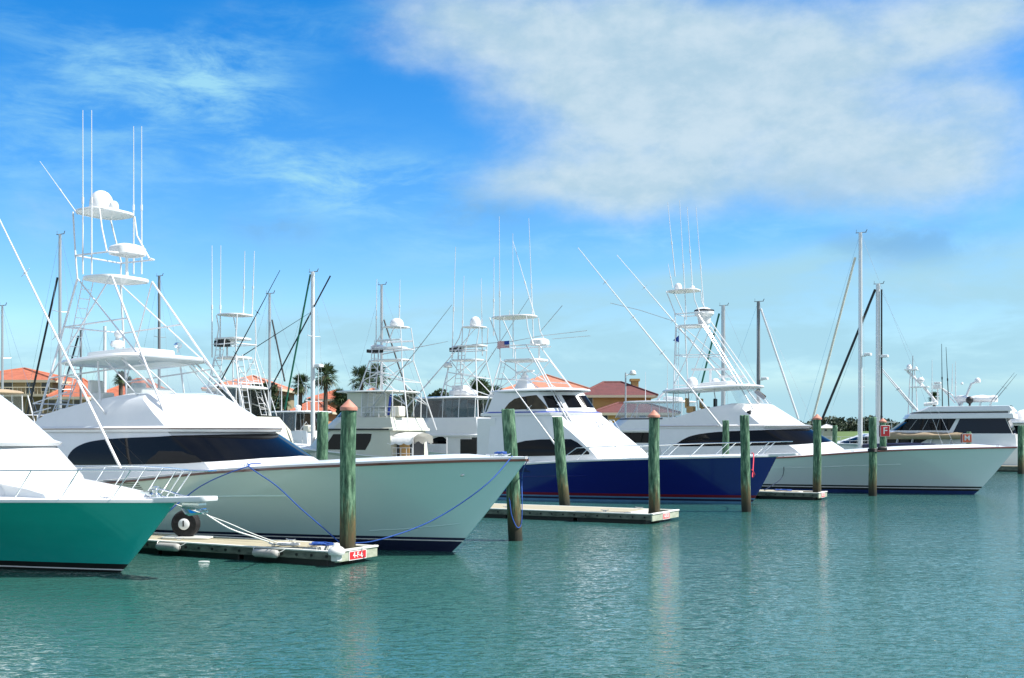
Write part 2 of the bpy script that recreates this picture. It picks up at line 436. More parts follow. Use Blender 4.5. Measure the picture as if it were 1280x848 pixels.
def bow_rail(b, h, s0, s1, ht, n, lean, inset=.12, front=None, r=.016, mid=False, nose=None):
    """rail on both sides of the bow joined at the front, each stanchion a sub-part"""
    def base(S, sy):
        y, z = h.edge(S); return Vector((S, sy*max(.12, y-inset), z+.02))
    top = {}
    for sy in (1, -1):
        pts = []
        for i in range(15):
            S = s0+(s1-s0)*i/14; p = base(min(S, h.tip), sy)
            pts.append(Vector((S+lean, p.y if S < h.tip else sy*.2, p.z+ht)))
        top[sy] = pts
    mid_ = [Vector((s1+lean+.22, .12, top[1][-1].z)), Vector((s1+lean+.22, -.12, top[1][-1].z))]
    down = [base(s0-.25, 1)]
    line = [base(s0-.3, 1)]+top[1]+mid_+top[-1][::-1]+[base(s0-.3, -1)]
    mb = MB(); mb.path(line, r, 8); rail = mb.build('bow_rail', CHROME, b.e)
    if mid:
        mb = MB()
        for sy in (1, -1): mb.path([p-Vector((lean*.5, 0, ht*.5)) for p in top[sy]], r*.6, 6)
        mb.build('rail_wire', CHROME, rail)
    for i in range(n):
        S = s0+(s1-s0)*(i+.5)/n
        for sy in (1, -1):
            q = (i+.5)/n*14; k = int(q); t = top[sy][k].lerp(top[sy][min(14, k+1)], q-k)
            m2 = MB(); m2.tube(base(min(S, h.tip+.8), sy) if S < h.tip else Vector((S, sy*.2, top[sy][-1].z-ht)), t, r*.85, seg=8); m2.build('stanchion', CHROME, rail)
    return rail

def ladder(b, a0, a1, w, n, parent, r=.017):
    mb = MB(); a0, a1 = Vector(a0), Vector(a1); w = Vector(w)
    for k in (-.5, .5): mb.tube(a0+w*k, a1+w*k, r, seg=6)
    for i in range(1, n): 
        p = a0.lerp(a1, i/n); mb.tube(p-w*.5, p+w*.5, r*.8, seg=6)
    return mb.build('ladder', PIPE, parent)
def whip(b, base, top, parent=None, r=.022, m=None):
    mb = MB(); base, top = Vector(base), Vector(top)
    mb.tube(base, base.lerp(top, .45), r, r*.85, 8); mb.tube(base.lerp(top, .45), top, r*.7, r*.4, 8)
    mb.tube(base.lerp(top, .43), base.lerp(top, .47), r*1.3, r*1.3, 8)
    return mb.build('antenna', m or PIPE, parent or b.e)
def outrigger(b, base, top, m=None, r=.035, spreaders=3):
    mb = MB(); base, top = Vector(base), Vector(top); d = (top-base).normalized()
    mb.tube(base, top, r, r*.35, 8)
    side = d.cross(Vector((0, 1, 0))).normalized()
    for i in range(1, spreaders+1):
        p = base.lerp(top, i/(spreaders+1)); mb.tube(p-side*.22, p+side*.22, r*.22, seg=6); mb.sphere(p, r*1.2, seg=8)
    o = mb.build('outrigger', m or PIPE, b.e)
    return o
def dome(b, c, r, parent=None, tall=1.15):
    mb = MB(); c = Vector(c)
    mb.lathe([(r*.82, 0), (r*.86, .04), (r*.98, r*.22), (r, r*.45*tall), (r*.97, r*.75*tall), (r*.84, r*1.12*tall), (r*.6, r*1.4*tall), (r*.3, r*1.55*tall), (.005, r*1.6*tall)], c, 24)
    return mb.build('radar_dome', WHITE, parent or b.e, smooth=40)
def open_array(b, c, w, parent=None, ang=.3):
    mb = MB(); M = Matrix.Translation(Vector(c)) @ Matrix.Rotation(ang, 4, 'Z')
    mb.box(-.06, .06, -w/2, w/2, .28, .38, 0, M); mb.lathe([(.2, 0), (.2, .12), (.13, .2), (.09, .28)], c, 14)
    return mb.build('radar_scanner', WHITE, parent or b.e, bevel=.015)
def cleat(parent, p, ang=0.0):
    mb = MB(); M = Matrix.Translation(Vector(p)) @ Matrix.Rotation(ang, 4, 'Z')
    mb.box(-.05, -.02, -.02, .02, 0, .05, 0, M); mb.box(.02, .05, -.02, .02, 0, .05, 0, M)
    mb.path([M @ Vector(q) for q in ((-.16, 0, .075), (-.08, 0, .06), (.08, 0, .06), (.16, 0, .075))], .016, 6)
    mb.build('cleat', CHROME, parent)

def tower(b, st, legs_bottom, brace=True, r=.03, lad=True, console=True, ant=(), domes=(), face='front'):
    """st: dict with platform (s0,s1,w,z), roof (s0,s1,w,z); legs_bottom: [(s,y,z)] aft then front, starboard side coordinates with y>0 (mirrored)"""
    p0, p1, pw, pz = st['platform']; r0, r1, rw, rz = st['roof']
    mb = MB(); nb = []
    # hoops and cross bars
    mb.path([(p0, pw, pz+.75), (p1-.1, pw, pz+.75), (p1, pw*.7, pz+.75)], r*.8, 8); mb.path([(p0, -pw, pz+.75), (p1-.1, -pw, pz+.75), (p1, -pw*.7, pz+.75)], r*.8, 8)
    mb.path([(p0, -pw, pz+.75), (p0, pw, pz+.75)], r*.8, 8)
    A, Fb = [Vector(x) for x in legs_bottom]
    at_, ft = Vector((p0+.06, pw*.95, pz)), Vector((p1-.1, pw*.9, pz))
    for f in (.35, .68):
        a = A.lerp(at_, f); c = Fb.lerp(ft, f)
        for sy in (1, -1): mb.tube((a.x, a.y*sy, a.z), (c.x, c.y*sy, c.z), r*.75, seg=6)
        if f > .5: mb.tube((a.x, -a.y, a.z), (a.x, a.y, a.z), r*.7, seg=6)
    if True:
        for sy in (1, -1):
            q = Fb.lerp(ft, .35); mb.tube((at_.x, at_.y*sy, at_.z), (q.x, q.y*sy, q.z), r*.7, seg=6)
            q = A.lerp(at_, .35); mb.tube((ft.x, ft.y*sy, ft.z), (q.x, q.y*sy, q.z), r*.7, seg=6)
    tw = mb.build('tower', PIPE, b.e)
    b.each('leg', [[A, at_], [Fb, ft]], r, PIPE, tw)
    b.each('roof_post', [[(p0+.05, pw*.95, pz), (p0+.02, pw, pz+.8), (r0+.1, rw*.85, rz)], [(p1-.25, pw*.95, pz+.75), ((p1+r1)/2-.35, rw*.8, (pz+rz)/2+.45), (r1-.15, rw*.8, rz)]], r*.8, PIPE, tw)
    s = MB(); s.slab(p0, p1, pw*1.03, pz, pz, .12, .03, 3.2); s.build('platform', WHITE, tw, smooth=35)
    s = MB(); s.slab(r0, r1, rw, rz, rz+.04, .09, .05, 3.0); s.build('sunshade', WHITE, tw, smooth=35)
    if console:
        c0 = p1-.75; s = MB(); s.slab(c0, p1+.12, pw*.62, pz+.86, pz+.9, .26, .14, 3.2); s.tube((p1-.35, 0, pz), (p1-.35, 0, pz+.8), .05)
        s.build('console', WHITE, tw, smooth=35)
    if lad:
        a = Vector((A.x, -A.y*.55, A.z)); t = Vector((at_.x-.02, -at_.y*.5, at_.z))
        ladder(b, a, t, (0, .42, 0), int((t-a).length/.32), tw)
    for (s_, y, z, top) in ant: whip(b, (s_, y, z), (s_, y, top), tw)
    for (c, rr) in domes: dome(b, c, rr, tw)
    return tw
# ------------------------------------------------------------------ the four big boats in the near row
NEAR = 'sportfishing boats moored bow out in the near row'
def straight(pts): return smooth_tab(sorted(pts), 5)

# ---- boat A: sea green hull, cut by the left edge
A = Boat('sportfishing_boat', water_at(150, 716), HEAD, 'sportfishing boat with sea green hull and white foredeck at the left edge', 'boat', NEAR)
hA = Hull(1.75, -15.5, 2.55, straight([(-15.5, 1.35), (-8, 1.55), (-4, 1.66), (-1.7, 1.70), (0, 1.71), (1.75, 1.70)]), bw=.86, e1=2.6, u1=.5)
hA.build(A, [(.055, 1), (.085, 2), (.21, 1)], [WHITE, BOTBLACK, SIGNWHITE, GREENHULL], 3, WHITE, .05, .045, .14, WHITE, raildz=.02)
trunk = House([(1.6, -9, 1.35, 1.25, 2.2), (1.86, -9, .95, 1.2, 2.1), (1.96, -9, .2, 1.2, 1.9), (2.10, -9, -1.1, 1.25, 1.7), (2.2, -9, -2.0, 1.3, 1.6)], 1.7)
trunk.build(A, 'foredeck_trunk', WHITE, crown=.03)
hs = House([(1.6, -9, -1.75, 2.0, 1.7), (2.2, -9, -2.05, 1.95, 1.7), (2.98, -9, -3.02, 1.8, 1.6)])
hs.build(A, 'cabin', WHITE)
fb = House([(2.95, -9, -2.88, 1.9, 1.6), (3.03, -9, -2.82, 1.9, 1.6), (3.10, -9, -3.1, 1.85, 1.6), (3.9, -9, -4.35, 1.7, 1.5), (4.3, -9, -5.1, 1.6, 1.4)])
fb.build(A, 'flybridge', WHITE)
hs.patch(A, 'window', [(.56, 2.25, 2.85), (.9, 2.25, 2.85)], GLASS, side=-1); hs.patch(A, 'window', [(.56, 2.25, 2.85), (.9, 2.25, 2.85)], GLASS, side=1)
bow_rail(A, hA, -6.2, 2.05, .70, 8, .62, .14, r=.017)
mb = MB(); mb.slab(1.0, 2.9, .30, 1.72, 1.80, .12, .015, 5); mb.build('bow_pulpit', WHITE, A.e, smooth=35)
mb = MB(); mb.tube((2.0, 0, 1.60), (2.75, 0, 1.52), .028, seg=8); mb.box(2.1, 2.6, -.12, .12, 1.655, 1.70)
mb.loft([[Vector((1.95, -.02, 1.6)), Vector((1.95, .02, 1.6)), Vector((1.95, 0, 1.57))], [Vector((2.25, -.2, 1.46)), Vector((2.25, .2, 1.46)), Vector((2.2, 0, 1.40))], [Vector((2.6, -.05, 1.50)), Vector((2.6, .05, 1.50)), Vector((2.6, 0, 1.46))]])
mb.tube((2.55, -.16, 1.56), (2.55, .16, 1.56), .02)
mb.build('anchor', CHROME, A.e)
mb = MB(); mb.lathe([(.14, 0), (.14, .06), (.07, .09), (.07, .16), (.11, .19), (.11, .23), (.02, .25)], (1.15, 0, 1.80), 16); mb.box(.75, 1.05, -.09, .09, 1.82, 1.92); mb.build('windlass', CHROME, A.e)
mb = MB(); mb.path([(1.3, .0, 1.98), (1.55, .05, 1.93), (1.9, .02, 1.86), (2.3, 0, 1.82), (2.6, 0, 1.75)], .02, 8); mb.build('anchor_chain', CHROME, A.e)
mb = MB(); mb.slab(-.55, .05, .3, 2.01, 1.93, .05, .02, 5); mb.build('deck_hatch', WHITE2, A.e)
for s_ in (.35, 1.2): 
    y, z = hA.edge(s_); cleat(A.e, (s_, -(y-.22), z+.03), .2); cleat(A.e, (s_, y-.22, z+.03), -.2)

# ---- boat B: pale seafoam hull
B_ = Boat('sportfishing_boat', water_at(565, 690), HEAD, 'large sportfishing boat with pale seafoam hull and tall white tower', 'boat', NEAR); b = B_
hB = Hull(2.33, -17.8, 2.78, straight([(-17.8, 1.5), (-13, 1.65), (-9.5, 1.88), (-6.5, 2.16), (-4.0, 2.32), (-1.6, 2.44), (.8, 2.54), (2.33, 2.57)]))
hB.build(b, [(.30, 1), (.33, 2), (.40, 1)], [WHITE, NAVY, SIGNWHITE, AQUAHULL], 3, BROWN, .045, .035, .20, WHITE, raildz=-.02)
mb = MB()
for sy in (1, -1):
    rr = []
    for u in [i/40 for i in range(41)]:
        y, z = hB.ys(u), hB.zs(u); S = 2.33+(-17.8-2.33)*u
        rr.append([Vector((S, (y+.015)*sy, z+.015)), Vector((S, (y+.02)*sy, z+.07)), Vector((S, (y-.10)*sy, z+.085)), Vector((S, (y-.12)*sy, z+.02))][::sy])
    mb.loft(rr)
mb.build('toe_rail', WHITE, b.e)
for sg in (-1, 1):
    mb = MB(); mb.path([hB.at_s(s, z)*1 + Vector((0, 0, 0)) for s, z in ((-4.2, 1.52), (-5.2, 1.50), (-6.2, 1.47), (-7.4, 1.43), (-9, 1.36))], .028, 6)
    mb.v = [(x, y*sg, z) for x, y, z in mb.v]; mb.build('spray_knuckle', AQUAHULL, b.e)
    mb = MB(); mb.path([hB.at_s(s, z) for s, z in ((.35, .80), (-.3, .72), (-1.2, .62), (-2.2, .55))], .016, 6)
    mb.v = [(x, y*sg, z) for x, y, z in mb.v]; mb.build('bow_strake', AQUAHULL, b.e)
    mb = MB()
    for i in range(7):
        z0 = 1.52+i*.055
        mb.path([hB.at_s(-9.0-i*.03-k*.28, z0)*1 for k in range(6)], .014, 5)
    mb.v = [(x, y*sg, z) for x, y, z in mb.v]; mb.build('hull_vent', SIGNDARK, b.e)
for sg in (-1, 1):
    q = hB.at_s(.75, 2.15); mb = MB(); mb.sphere((q.x, sg*q.y, q.z), .05, 1.5, .5, .8, 10); mb.build('hull_fitting', CHROME, b.e)
hsB = House([(1.7, -13.3, -4.2, 2.32, 2.0), (2.4, -13.7, -4.95, 2.26, 2.0), (2.55, -13.9, -5.25, 2.24, 2.0), (3.34, -14.8, -6.75, 2.08, 1.95)])
hsB.build(b, 'cabin', WHITE)
def side_tab(hs, rows, ref):
    return [(hs.t_of(s, ref), zb, zt) for s, zb, zt in rows]
tabB = [(0, 2.60, 3.25), (.25, 2.55, 3.235), (.5, 2.44, 3.20)]+side_tab(hsB, [(-s, a, c) for s, a, c in smooth_tab([(8.2, 2.40, 3.17), (9.4, 2.36, 3.14), (10.6, 2.33, 3.09), (11.6, 2.31, 2.99), (12.4, 2.295, 2.80), (12.95, 2.29, 2.55), (13.15, 2.31, 2.36)], 4)], 2.7)
hsB.patch(b, 'windshield', tabB, GLASS, n=80)
for s_ in (-10.4, -9.95):
    t_ = hsB.t_of(s_, 2.7); mb = MB(); mb.tube(hsB.pt(-t_, 2.36, .016), hsB.pt(-t_-.004, 3.10, .016), .012); mb.build('window_mullion', BLACK, b.e)
fbB = House([(3.32, -14.95, -6.52, 2.14, 1.98), (3.44, -14.95, -6.45, 2.14, 1.98), (3.50, -14.85, -6.85, 2.05, 1.95), (3.9, -14.2, -7.65, 1.94, 1.75), (4.3, -12.3, -8.5, 1.80, 1.45), (4.46, -11.0, -8.85, 1.68, 1.15), (4.52, -10.7, -9.1, 1.55, .95)])
fbB.build(b, 'flybridge', WHITE, crown=.03, smooth=20)
fbB.patch(b, 'accent_line', [(0, 3.40, 3.425), (.99, 3.40, 3.425)], ACCENT, off=.012, nz=2)
# flybridge console, seats and curtains
mb = MB(); mb.box(-11.9, -11.2, -.7, .7, 4.35, 4.75); mb.build('helm_console', WHITE2, b.e, bevel=.05)
for y in (-.9, .9):
    mb = MB(); mb.box(-13.0, -12.5, y-.28, y+.28, 4.15, 4.6); mb.box(-13.15, -12.98, y-.28, y+.28, 4.5, 5.0); mb.build('helm_seat', WHITE2, b.e, bevel=.06)
ht = MB(); ht.slab(-14.0, -10.45, 1.98, 5.52, 5.72, .13, .10, 4.5); hardtop = ht.build('hardtop', WHITE, b.e, smooth=35)
mb = MB(); mb.slab(-13.7, -11.2, .95, 5.78, 5.88, .26, .05, 6); mb.build('radar_base', WHITE, hardtop, smooth=35)
p = b.L(147, 436, 0); p.z = 5.98
mb = MB(); mb.lathe([(.12, 0), (.10, .14), (.2, .18), (.24, .26), (.2, .36), (.08, .4), (.06, .5)], p, 14); mb.sphere((p.x+.05, 0, p.z+.6), .15, 1.2, .8, .9); mb.build('satellite_tracker', WHITE, hardtop, smooth=40)
p = b.L(222, 441, 1.1); mb = MB(); mb.tube(p, p+Vector((0, 0, .2)), .03); mb.lathe([(.06, -.12), (.1, -.05), (.1, .1)], p+Vector((0, 0, .24)), 12, M=Matrix.Rotation(1.57, 4, 'Y')); mb.build('searchlight', CHROME, hardtop)
def curtain(bt, lo, hi, name='clear_curtain', m=VINYL, par=None):
    mb = MB(); n = len(lo); mb.loft([[Vector(lo[i]), Vector(lo[i]).lerp(Vector(hi[i]), .5), Vector(hi[i])] for i in range(n)], ring_closed=False)
    return mb.build(name, m, par or bt.e)
los, his = [], []
for i in range(25):
    t = -.62+1.24*i/24; q = fbB.pt(t, 4.44); los.append(q+Vector((-.05, 0, .02)))
    ang = t/.62*1.35; his.append(Vector((-11.9+1.35*math.cos(ang), 1.78*math.sin(ang)/math.sin(1.35), 5.56)))
curtain(b, los, his)
b.each('curtain_post', [[los[6], his[6]], [los[0], his[0]]], .022, PIPE)
q = b.L(126, 513, -1.82)
b.each('hardtop_strut', [[(-12.0, 1.75, 5.55), (q.x, 1.82, q.z)], [(-11.1, 1.6, 5.6), (-9.4, 1.55, 4.42)]], .032, PIPE)
def leg_at(bt, px, py, y): q = bt.L(px, py, -abs(y)); return (q.x, abs(y), q.z)
twB = tower(b, dict(platform=(-14.0, -12.3, .95, 8.38), roof=(-14.4, -12.95, .92, 10.62)), [leg_at(b, 43, 541, 1.95), leg_at(b, 207, 520, 1.75)], r=.036)
dome(b, (-13.85, 0, 10.70), .40, twB); dome(b, (-13.2, -.05, 10.72), .16, twB)
for px, top, y in ((103.5, 138, -.98), (114.5, 138, -.98), (167, 158, .98), (177, 158, .98)):
    q = b.L(px, 343, y); whip(b, (q.x, y, q.z), b.L(px, top, y), twB, .028)
whip(b, b.L(97, 268, -.9), b.L(50, 202, -.9), twB, .02)
ob = b.L(151, 586, -2.5); ot = b.L(0, 276, -2.9); outrigger(b, ob, ob+(ot-ob)*1.3, r=.045, spreaders=4)
mb = MB(); q = b.L(95, 470, -2.7); mb.tube(q, b.L(132, 518, -1.95), .026); mb.build('outrigger_brace', PIPE, b.e)
ladder(b, b.L(63, 540, -1.2), b.L(99, 452, -1.2), (0, .45, 0), 9, twB)
b.each('aft_rail', [[(-14.8, 1.9, 3.45), (-14.85, 1.9, 4.25), (-13.3, 1.85, 4.6)], [(-14.85, 1.9, 3.95), (-14.0, 1.9, 4.1)]], .02, PIPE)
b.each('aft_rail_bar', [[(-14.85, 0, 4.25), (-14.85, 1.9, 4.25)], [(-14.85, 0, 3.9), (-14.85, 1.9, 3.9)]], .02, PIPE)
for s_ in (1.5, -5.2):
    y, z = hB.edge(s_); cleat(b.e, (s_, -(y-.15), z+.08), .3); cleat(b.e, (s_, y-.15, z+.08), -.3)

# ---- boat C: navy blue hull, enclosed bridge
C_ = Boat('sportfishing_boat', water_at(939, 630), HEAD, 'sportfishing boat with navy blue hull and enclosed white bridge', 'boat', NEAR); b = C_
hC = Hull(1.22, -18, 2.75, straight([(-18, 1.35), (-13, 1.62), (-10.9, 1.76), (-8.5, 1.92), (-4.7, 2.08), (-1.3, 2.18), (1.22, 2.24)]), e1=2.6, u1=.5)
hC.build(b, [(.10, 1), (.20, 2), (.27, 1), (.40, 3)], [WHITE, PALEBLUE, NAVY, REDLINE, BLUEHULL], 4, WHITE, .05, .055, .16, WHITE, raildz=.03)
mb = MB()
for sg in (-1, 1):
    m2 = MB(); m2.path([hC.at_s(s, z) for s, z in ((-7.5, 1.25), (-9, 1.22), (-11, 1.17), (-14, 1.08))], .02, 6)
    m2.v = [(x, y*sg, z) for x, y, z in m2.v]; m2.build('spray_knuckle', BLUEHULL, b.e)
    m2 = MB()
    for i in range(5): m2.path([hC.at_s(-10.4-k*.28-i*.06, 1.42+i*.045) for k in range(7)], .013, 5)
    m2.v = [(x, y*sg, z) for x, y, z in m2.v]; m2.build('hull_vent', NAVY, b.e)
hsC = House([(1.7, -13.0, -4.75, 2.32, 1.75), (2.5, -13.0, -5.5, 2.27, 1.75), (3.35, -13.0, -6.6, 2.12, 1.75), (4.24, -13.0, -7.75, 1.96, 1.85)], 1.6)
hsC.build(b, 'cabin', WHITE)
brC = House([(4.22, -13.6, -7.72, 2.0, 1.85), (4.34, -13.6, -7.72, 2.0, 1.85), (4.42, -13.3, -8.0, 1.88, 1.85), (5.42, -13.0, -8.75, 1.62, 1.75)], 1.6)
bridge = brC.build(b, 'bridge', WHITE)
brC.patch(b, 'accent_line', [(0, 4.36, 4.42), (.97, 4.36, 4.42)], BLUELINE, off=.012, nz=2)
def pxw(hs, bt, pts, ref=None, side=-1):
    """rows (px, py bottom, py top) read off the starboard side"""
    out = []
    for px, pb, pt_ in pts:
        t1, zb = hs.px(bt, px, pb, side); t2, zt = hs.px(bt, px, pt_, side); out.append(((t1+t2)/2, zb, zt))
    return sorted(out)
tw_ = pxw(hsC, b, [(640, 571, 557), (648, 570.8, 554), (660, 570.4, 551.2), (680, 570, 549.6), (705, 569, 549.2), (722, 568.4, 549.2), (728, 568.2, 553), (734, 567.4, 561), (736, 566.5, 564.5)])
for sd in (-1, 1): hsC.patch(b, 'window', tw_, GLASS, side=sd)
tw_ = pxw(brC, b, [(631, 512.5, 510.5), (636, 512.5, 504), (643, 512.3, 499), (652, 512, 496.6), (662, 511.9, 495.2), (674, 511.7, 494), (679, 511.6, 500), (684, 511.3, 508.5)])
for sd in (-1, 1): brC.patch(b, 'window', tw_, TANGLASS, side=sd)
for s_ in (658,):
    t_, _ = brC.px(b, s_, 505); mb = MB(); mb.tube(brC.pt(-t_, 4.5, .02), brC.pt(-t_, 5.15, .02), .05); mb.build('window_mullion', BLACK, b.e)
brC.patch(b, 'windshield', [(0, 4.62, 5.24), (.13, 4.62, 5.24)], GLASS)
for sd in (-1, 1): brC.patch(b, 'windshield', [(.17, 4.62, 5.24), (.31, 4.61, 5.24)], GLASS, side=sd); brC.patch(b, 'windshield', [(.345, 4.60, 5.23), (.475, 4.59, 5.2)], GLASS, side=sd)
mb = MB(); mb.slab(-13.7, -8.62, 1.78, 5.45, 5.52, .12, .12, 3.2); roofC = mb.build('bridge_roof', WHITE, b.e, smooth=35)
mb = MB(); mb.lathe([(.62, 0), (.30, .55), (.28, .62)], (-12.1, 0, 5.62), 4, M=Matrix.Rotation(.785, 4, 'Z')); mb.build('radar_pedestal', WHITE, roofC, smooth=20); open_array(b, (-12.1, 0, 6.22), 1.9, roofC, 1.0)
q0, q1 = b.L(597, 573, -2.0), b.L(620, 523, -2.0)
mb = MB(); mb.box(q0.x, q1.x, -2.06, -1.98, 2.0, q1.z); mb.build('wing_panel', WHITE, b.e, bevel=.015)
mb = MB(); mb.box(q0.x, q1.x, 1.98, 2.06, 2.0, q1.z); mb.build('wing_panel', WHITE, b.e, bevel=.015)
twC = tower(b, dict(platform=(-13.15, -10.9, .85, 7.12), roof=(-13.9, -11.5, .85, 9.4)), [leg_at(b, 604, 521, 1.85), leg_at(b, 721, 539, 1.75)], r=.036)
b.each('leg', [[(-11.6, .8, 7.9), leg_at(b, 712, 530, 1.72)]], .034, PIPE, twC)
for p0, p1, y in (((625, 447), (624, 271), -.85), ((641.5, 447), (641, 292), -.5), ((667, 428), (661, 273), .85), ((669, 397), (641, 301), .6), ((617, 397), (617, 386), -.5), ((637, 397), (637, 388), .4)):
    whip(b, b.L(*p0, y), b.L(*p1, y), twC, .03)
ob = b.L(694, 556, -2.4); outrigger(b, ob, b.L(628, 466, -2.6), r=.05, spreaders=1)
mb = MB(); mb.path([b.L(590, 431, .3), b.L(640, 427, .3), b.L(677, 420, .3), b.L(734, 413.5, .3)], .016, 6); mb.build('fishing_rod', POLE, twC)
mb = MB(); mb.path([b.L(690, 424, .6), b.L(738, 420, .6)], .014, 6); mb.build('fishing_rod', POLE, twC)
mb = MB(); mb.path([b.L(675, 415, .5), b.L(703, 382, .5)], .016, 6); mb.build('fishing_rod', POLE, twC)
bow_rail(b, hC, -8.6, .95, .68, 7, .75, .16, r=.021)
mb = MB(); mb.slab(.5, 2.2, .26, 2.28, 2.34, .12, .015, 5); mb.build('bow_pulpit', WHITE, b.e, smooth=35)
b.each('cabin_rail', [[(-7.2, .6, 3.55), (-7.55, .6, 4.0), (-7.55, 1.2, 4.0), (-7.2, 1.2, 3.5)], [(-7.35, .9, 3.6), (-7.6, .9, 3.98)]], .02, CHROME)
for s_ in (.2, -4): 
    y, z = hC.edge(s_); cleat(b.e, (s_, -(y-.2), z+.06), .3); cleat(b.e, (s_, y-.2, z+.06), -.3)

# ---- boat D: grey white hull, farthest of the near row
D_ = Boat('sportfishing_boat', water_at(1218, 618), HEAD, 'long sportfishing boat with grey white hull and red brown rail at the right', 'boat', NEAR); b = D_
hD = Hull(2.1, -20.5, 2.85, straight([(-20.5, 1.5), (-14, 1.75), (-10, 1.95), (-7.6, 2.13), (-4.2, 2.38), (-.4, 2.52), (2.1, 2.57)]))
hD.build(b, [(.17, 1), (.28, 2), (.33, 3), (.42, 2)], [WHITE, mat('blue bottom paint', (.012, .04, .17), .5, noise=(2, .6, (.008, .022, .09))), BOTBLACK, SIGNWHITE, WHITEHULL], 4, mat('red brown rail', (.22, .065, .045), .35, coat=.4), .06, .05, .24, WHITE)
for sg in (-1, 1):
    m2 = MB(); m2.path([hD.at_s(s, z) for s, z in ((-3.6, 1.62), (-5, 1.57), (-7, 1.48), (-9, 1.40), (-11.5, 1.30))], .03, 6)
    m2.v = [(x, y*sg, z) for x, y, z in m2.v]; m2.build('spray_knuckle', WHITEHULL, b.e)
hsD = House([(1.8, -17.3, -6.3, 2.38, 2.2), (2.4, -17.4, -7.0, 2.32, 2.2), (2.9, -17.6, -7.75, 2.26, 2.2), (3.70, -18.0, -9.15, 2.1, 2.1)])
hsD.build(b, 'cabin', WHITE)
tabD = [(0, 2.88, 3.60), (.25, 2.80, 3.59), (.5, 2.68, 3.54)]+[(hsD.t_of(-s, 3.0), a, c) for s, a, c in smooth_tab([(10.8, 2.66, 3.52), (12.5, 2.62, 3.47), (14, 2.6, 3.38), (15.2, 2.58, 3.22), (16.0, 2.57, 2.98), (16.5, 2.57, 2.75), (16.8, 2.6, 2.63)], 4)]
hsD.patch(b, 'windshield', tabD, GLASS, n=80)
fbD = House([(3.68, -18.1, -8.95, 2.16, 2.1), (3.80, -18.1, -8.85, 2.16, 2.1), (3.87, -17.9, -9.3, 2.06, 2.05), (4.3, -16.6, -10.0, 1.94, 1.9), (4.8, -15.0, -10.8, 1.8, 1.7), (5.05, -13.4, -11.2, 1.68, 1.2), (5.12, -13.2, -11.5, 1.5, 1.0)])
fbD.build(b, 'flybridge', WHITE, crown=.03, smooth=20)
fbD.patch(b, 'accent_line', [(0, 3.76, 3.79), (.99, 3.76, 3.79)], ACCENT, off=.012, nz=2)
p = b.L(926, 518, -1.75); mb = MB(); mb.path([p, p+Vector((.35, 0, .06)), p+Vector((.62, -.04, .1))], .07, 8, 0, .14); mb.build('horn', BLACK, b.e)
mb = MB(); mb.slab(-17.8, -11.95, 1.95, 5.90, 6.18, .14, .14, 4.5); hardtop = mb.build('hardtop', WHITE, b.e, smooth=35)
dome(b, (-16.0, -.6, 6.15), .36, hardtop); dome(b, (-14.9, .5, 6.2), .3, hardtop)
mb = MB(); mb.slab(-15.6, -13.6, .8, 6.28, 6.4, .22, .05, 5); mb.build('radar_base', WHITE, hardtop, smooth=35)
for (px, py, w) in ((888, 462, 2.3), (914, 471, 1.5)):
    p = b.L(px, py, 0); mb = MB(); mb.tube((p.x, 0, 6.2), (p.x, 0, p.z), .08); M = Matrix.Translation(p) @ Matrix.Rotation(-1.2, 4, 'Z'); mb.box(-.06, .06, -w/2, w/2, -.06, .07, 0, M); mb.build('radar_scanner', WHITE, hardtop)
los, his = [], []
for i in range(25):
    t = -.62+1.24*i/24; q = fbD.pt(t, 5.0); los.append(q+Vector((-.05, 0, .02)))
    ang = t/.62*1.35; his.append(Vector((-13.6+1.4*math.cos(ang), 1.8*math.sin(ang)/math.sin(1.35), 6.06)))
curtain(b, los, his)
b.each('hardtop_strut', [[los[18]*1, his[18]], [(-15.4, 1.75, 5.95), (-15.2, 1.8, 4.75)], [(-17.3, 1.75, 5.9), (-17.0, 1.9, 4.1)]], .035, PIPE)
for s_, y in ((-16.2, -.9), (-15.7, .3), (-15.0, .9)):
    mb = MB(); mb.box(s_, s_+.45, y-.25, y+.25, 4.6, 5.0); mb.box(s_-.1, s_+.02, y-.25, y+.25, 4.9, 5.5); mb.build('helm_chair', WOOD if y < .5 else BLACK, b.e, bevel=.04)
mb = MB(); mb.path([his[14]-Vector((.1, 0, .15)), his[14].lerp(los[14], .55)-Vector((.1, 0, 0))], .14, 10); mb.build('rolled_curtain', mat('dark brown cloth', (.04, .025, .02), .9), b.e)
lf = leg_at(b, 950, 525, 1.55)
twD = tower(b, dict(platform=(-17.05, -15.2, .85, 9.95), roof=(-17.75, -15.75, .85, 12.15)), [leg_at(b, 841, 522, 1.5), lf], r=.04, lad=True, brace=False)
b.each('leg', [[(-15.6, .8, 10.7), (-12.5, 1.45, 6.1)]], .036, PIPE, twD)
mb = MB(); mb.lathe([(.30, 0), (.36, .05), (.42, .45), (.60, .62), (.60, .78)], (-15.45, 0, 10.05), 18); mb.build('helm_pod', WHITE, twD, smooth=35)
mb = MB(); mb.lathe([(.60, 0), (.62, .02), (.60, .09), (.5, .1)], (-15.45, 0, 10.84), 18); mb.build('pod_cover', BLACK, twD, smooth=35)
dome(b, (-17.1, -.1, 12.25), .24, twD); dome(b, (-16.3, .3, 12.25), .15, twD)
for p0, p1, y in (((844, 346), (834.6, 253), -.85), ((858, 400), (849.5, 250.6), -.45), ((865.6, 360), (859, 259), .45), ((880.5, 395), (870, 259), .85), ((841, 360), (835, 330), -.5)):
    whip(b, b.L(*p0, y), b.L(*p1, y), twD, .034)
outrigger(b, b.L(902, 534, -2.5), b.L(722.5, 310, -2.9), r=.06, spreaders=4)
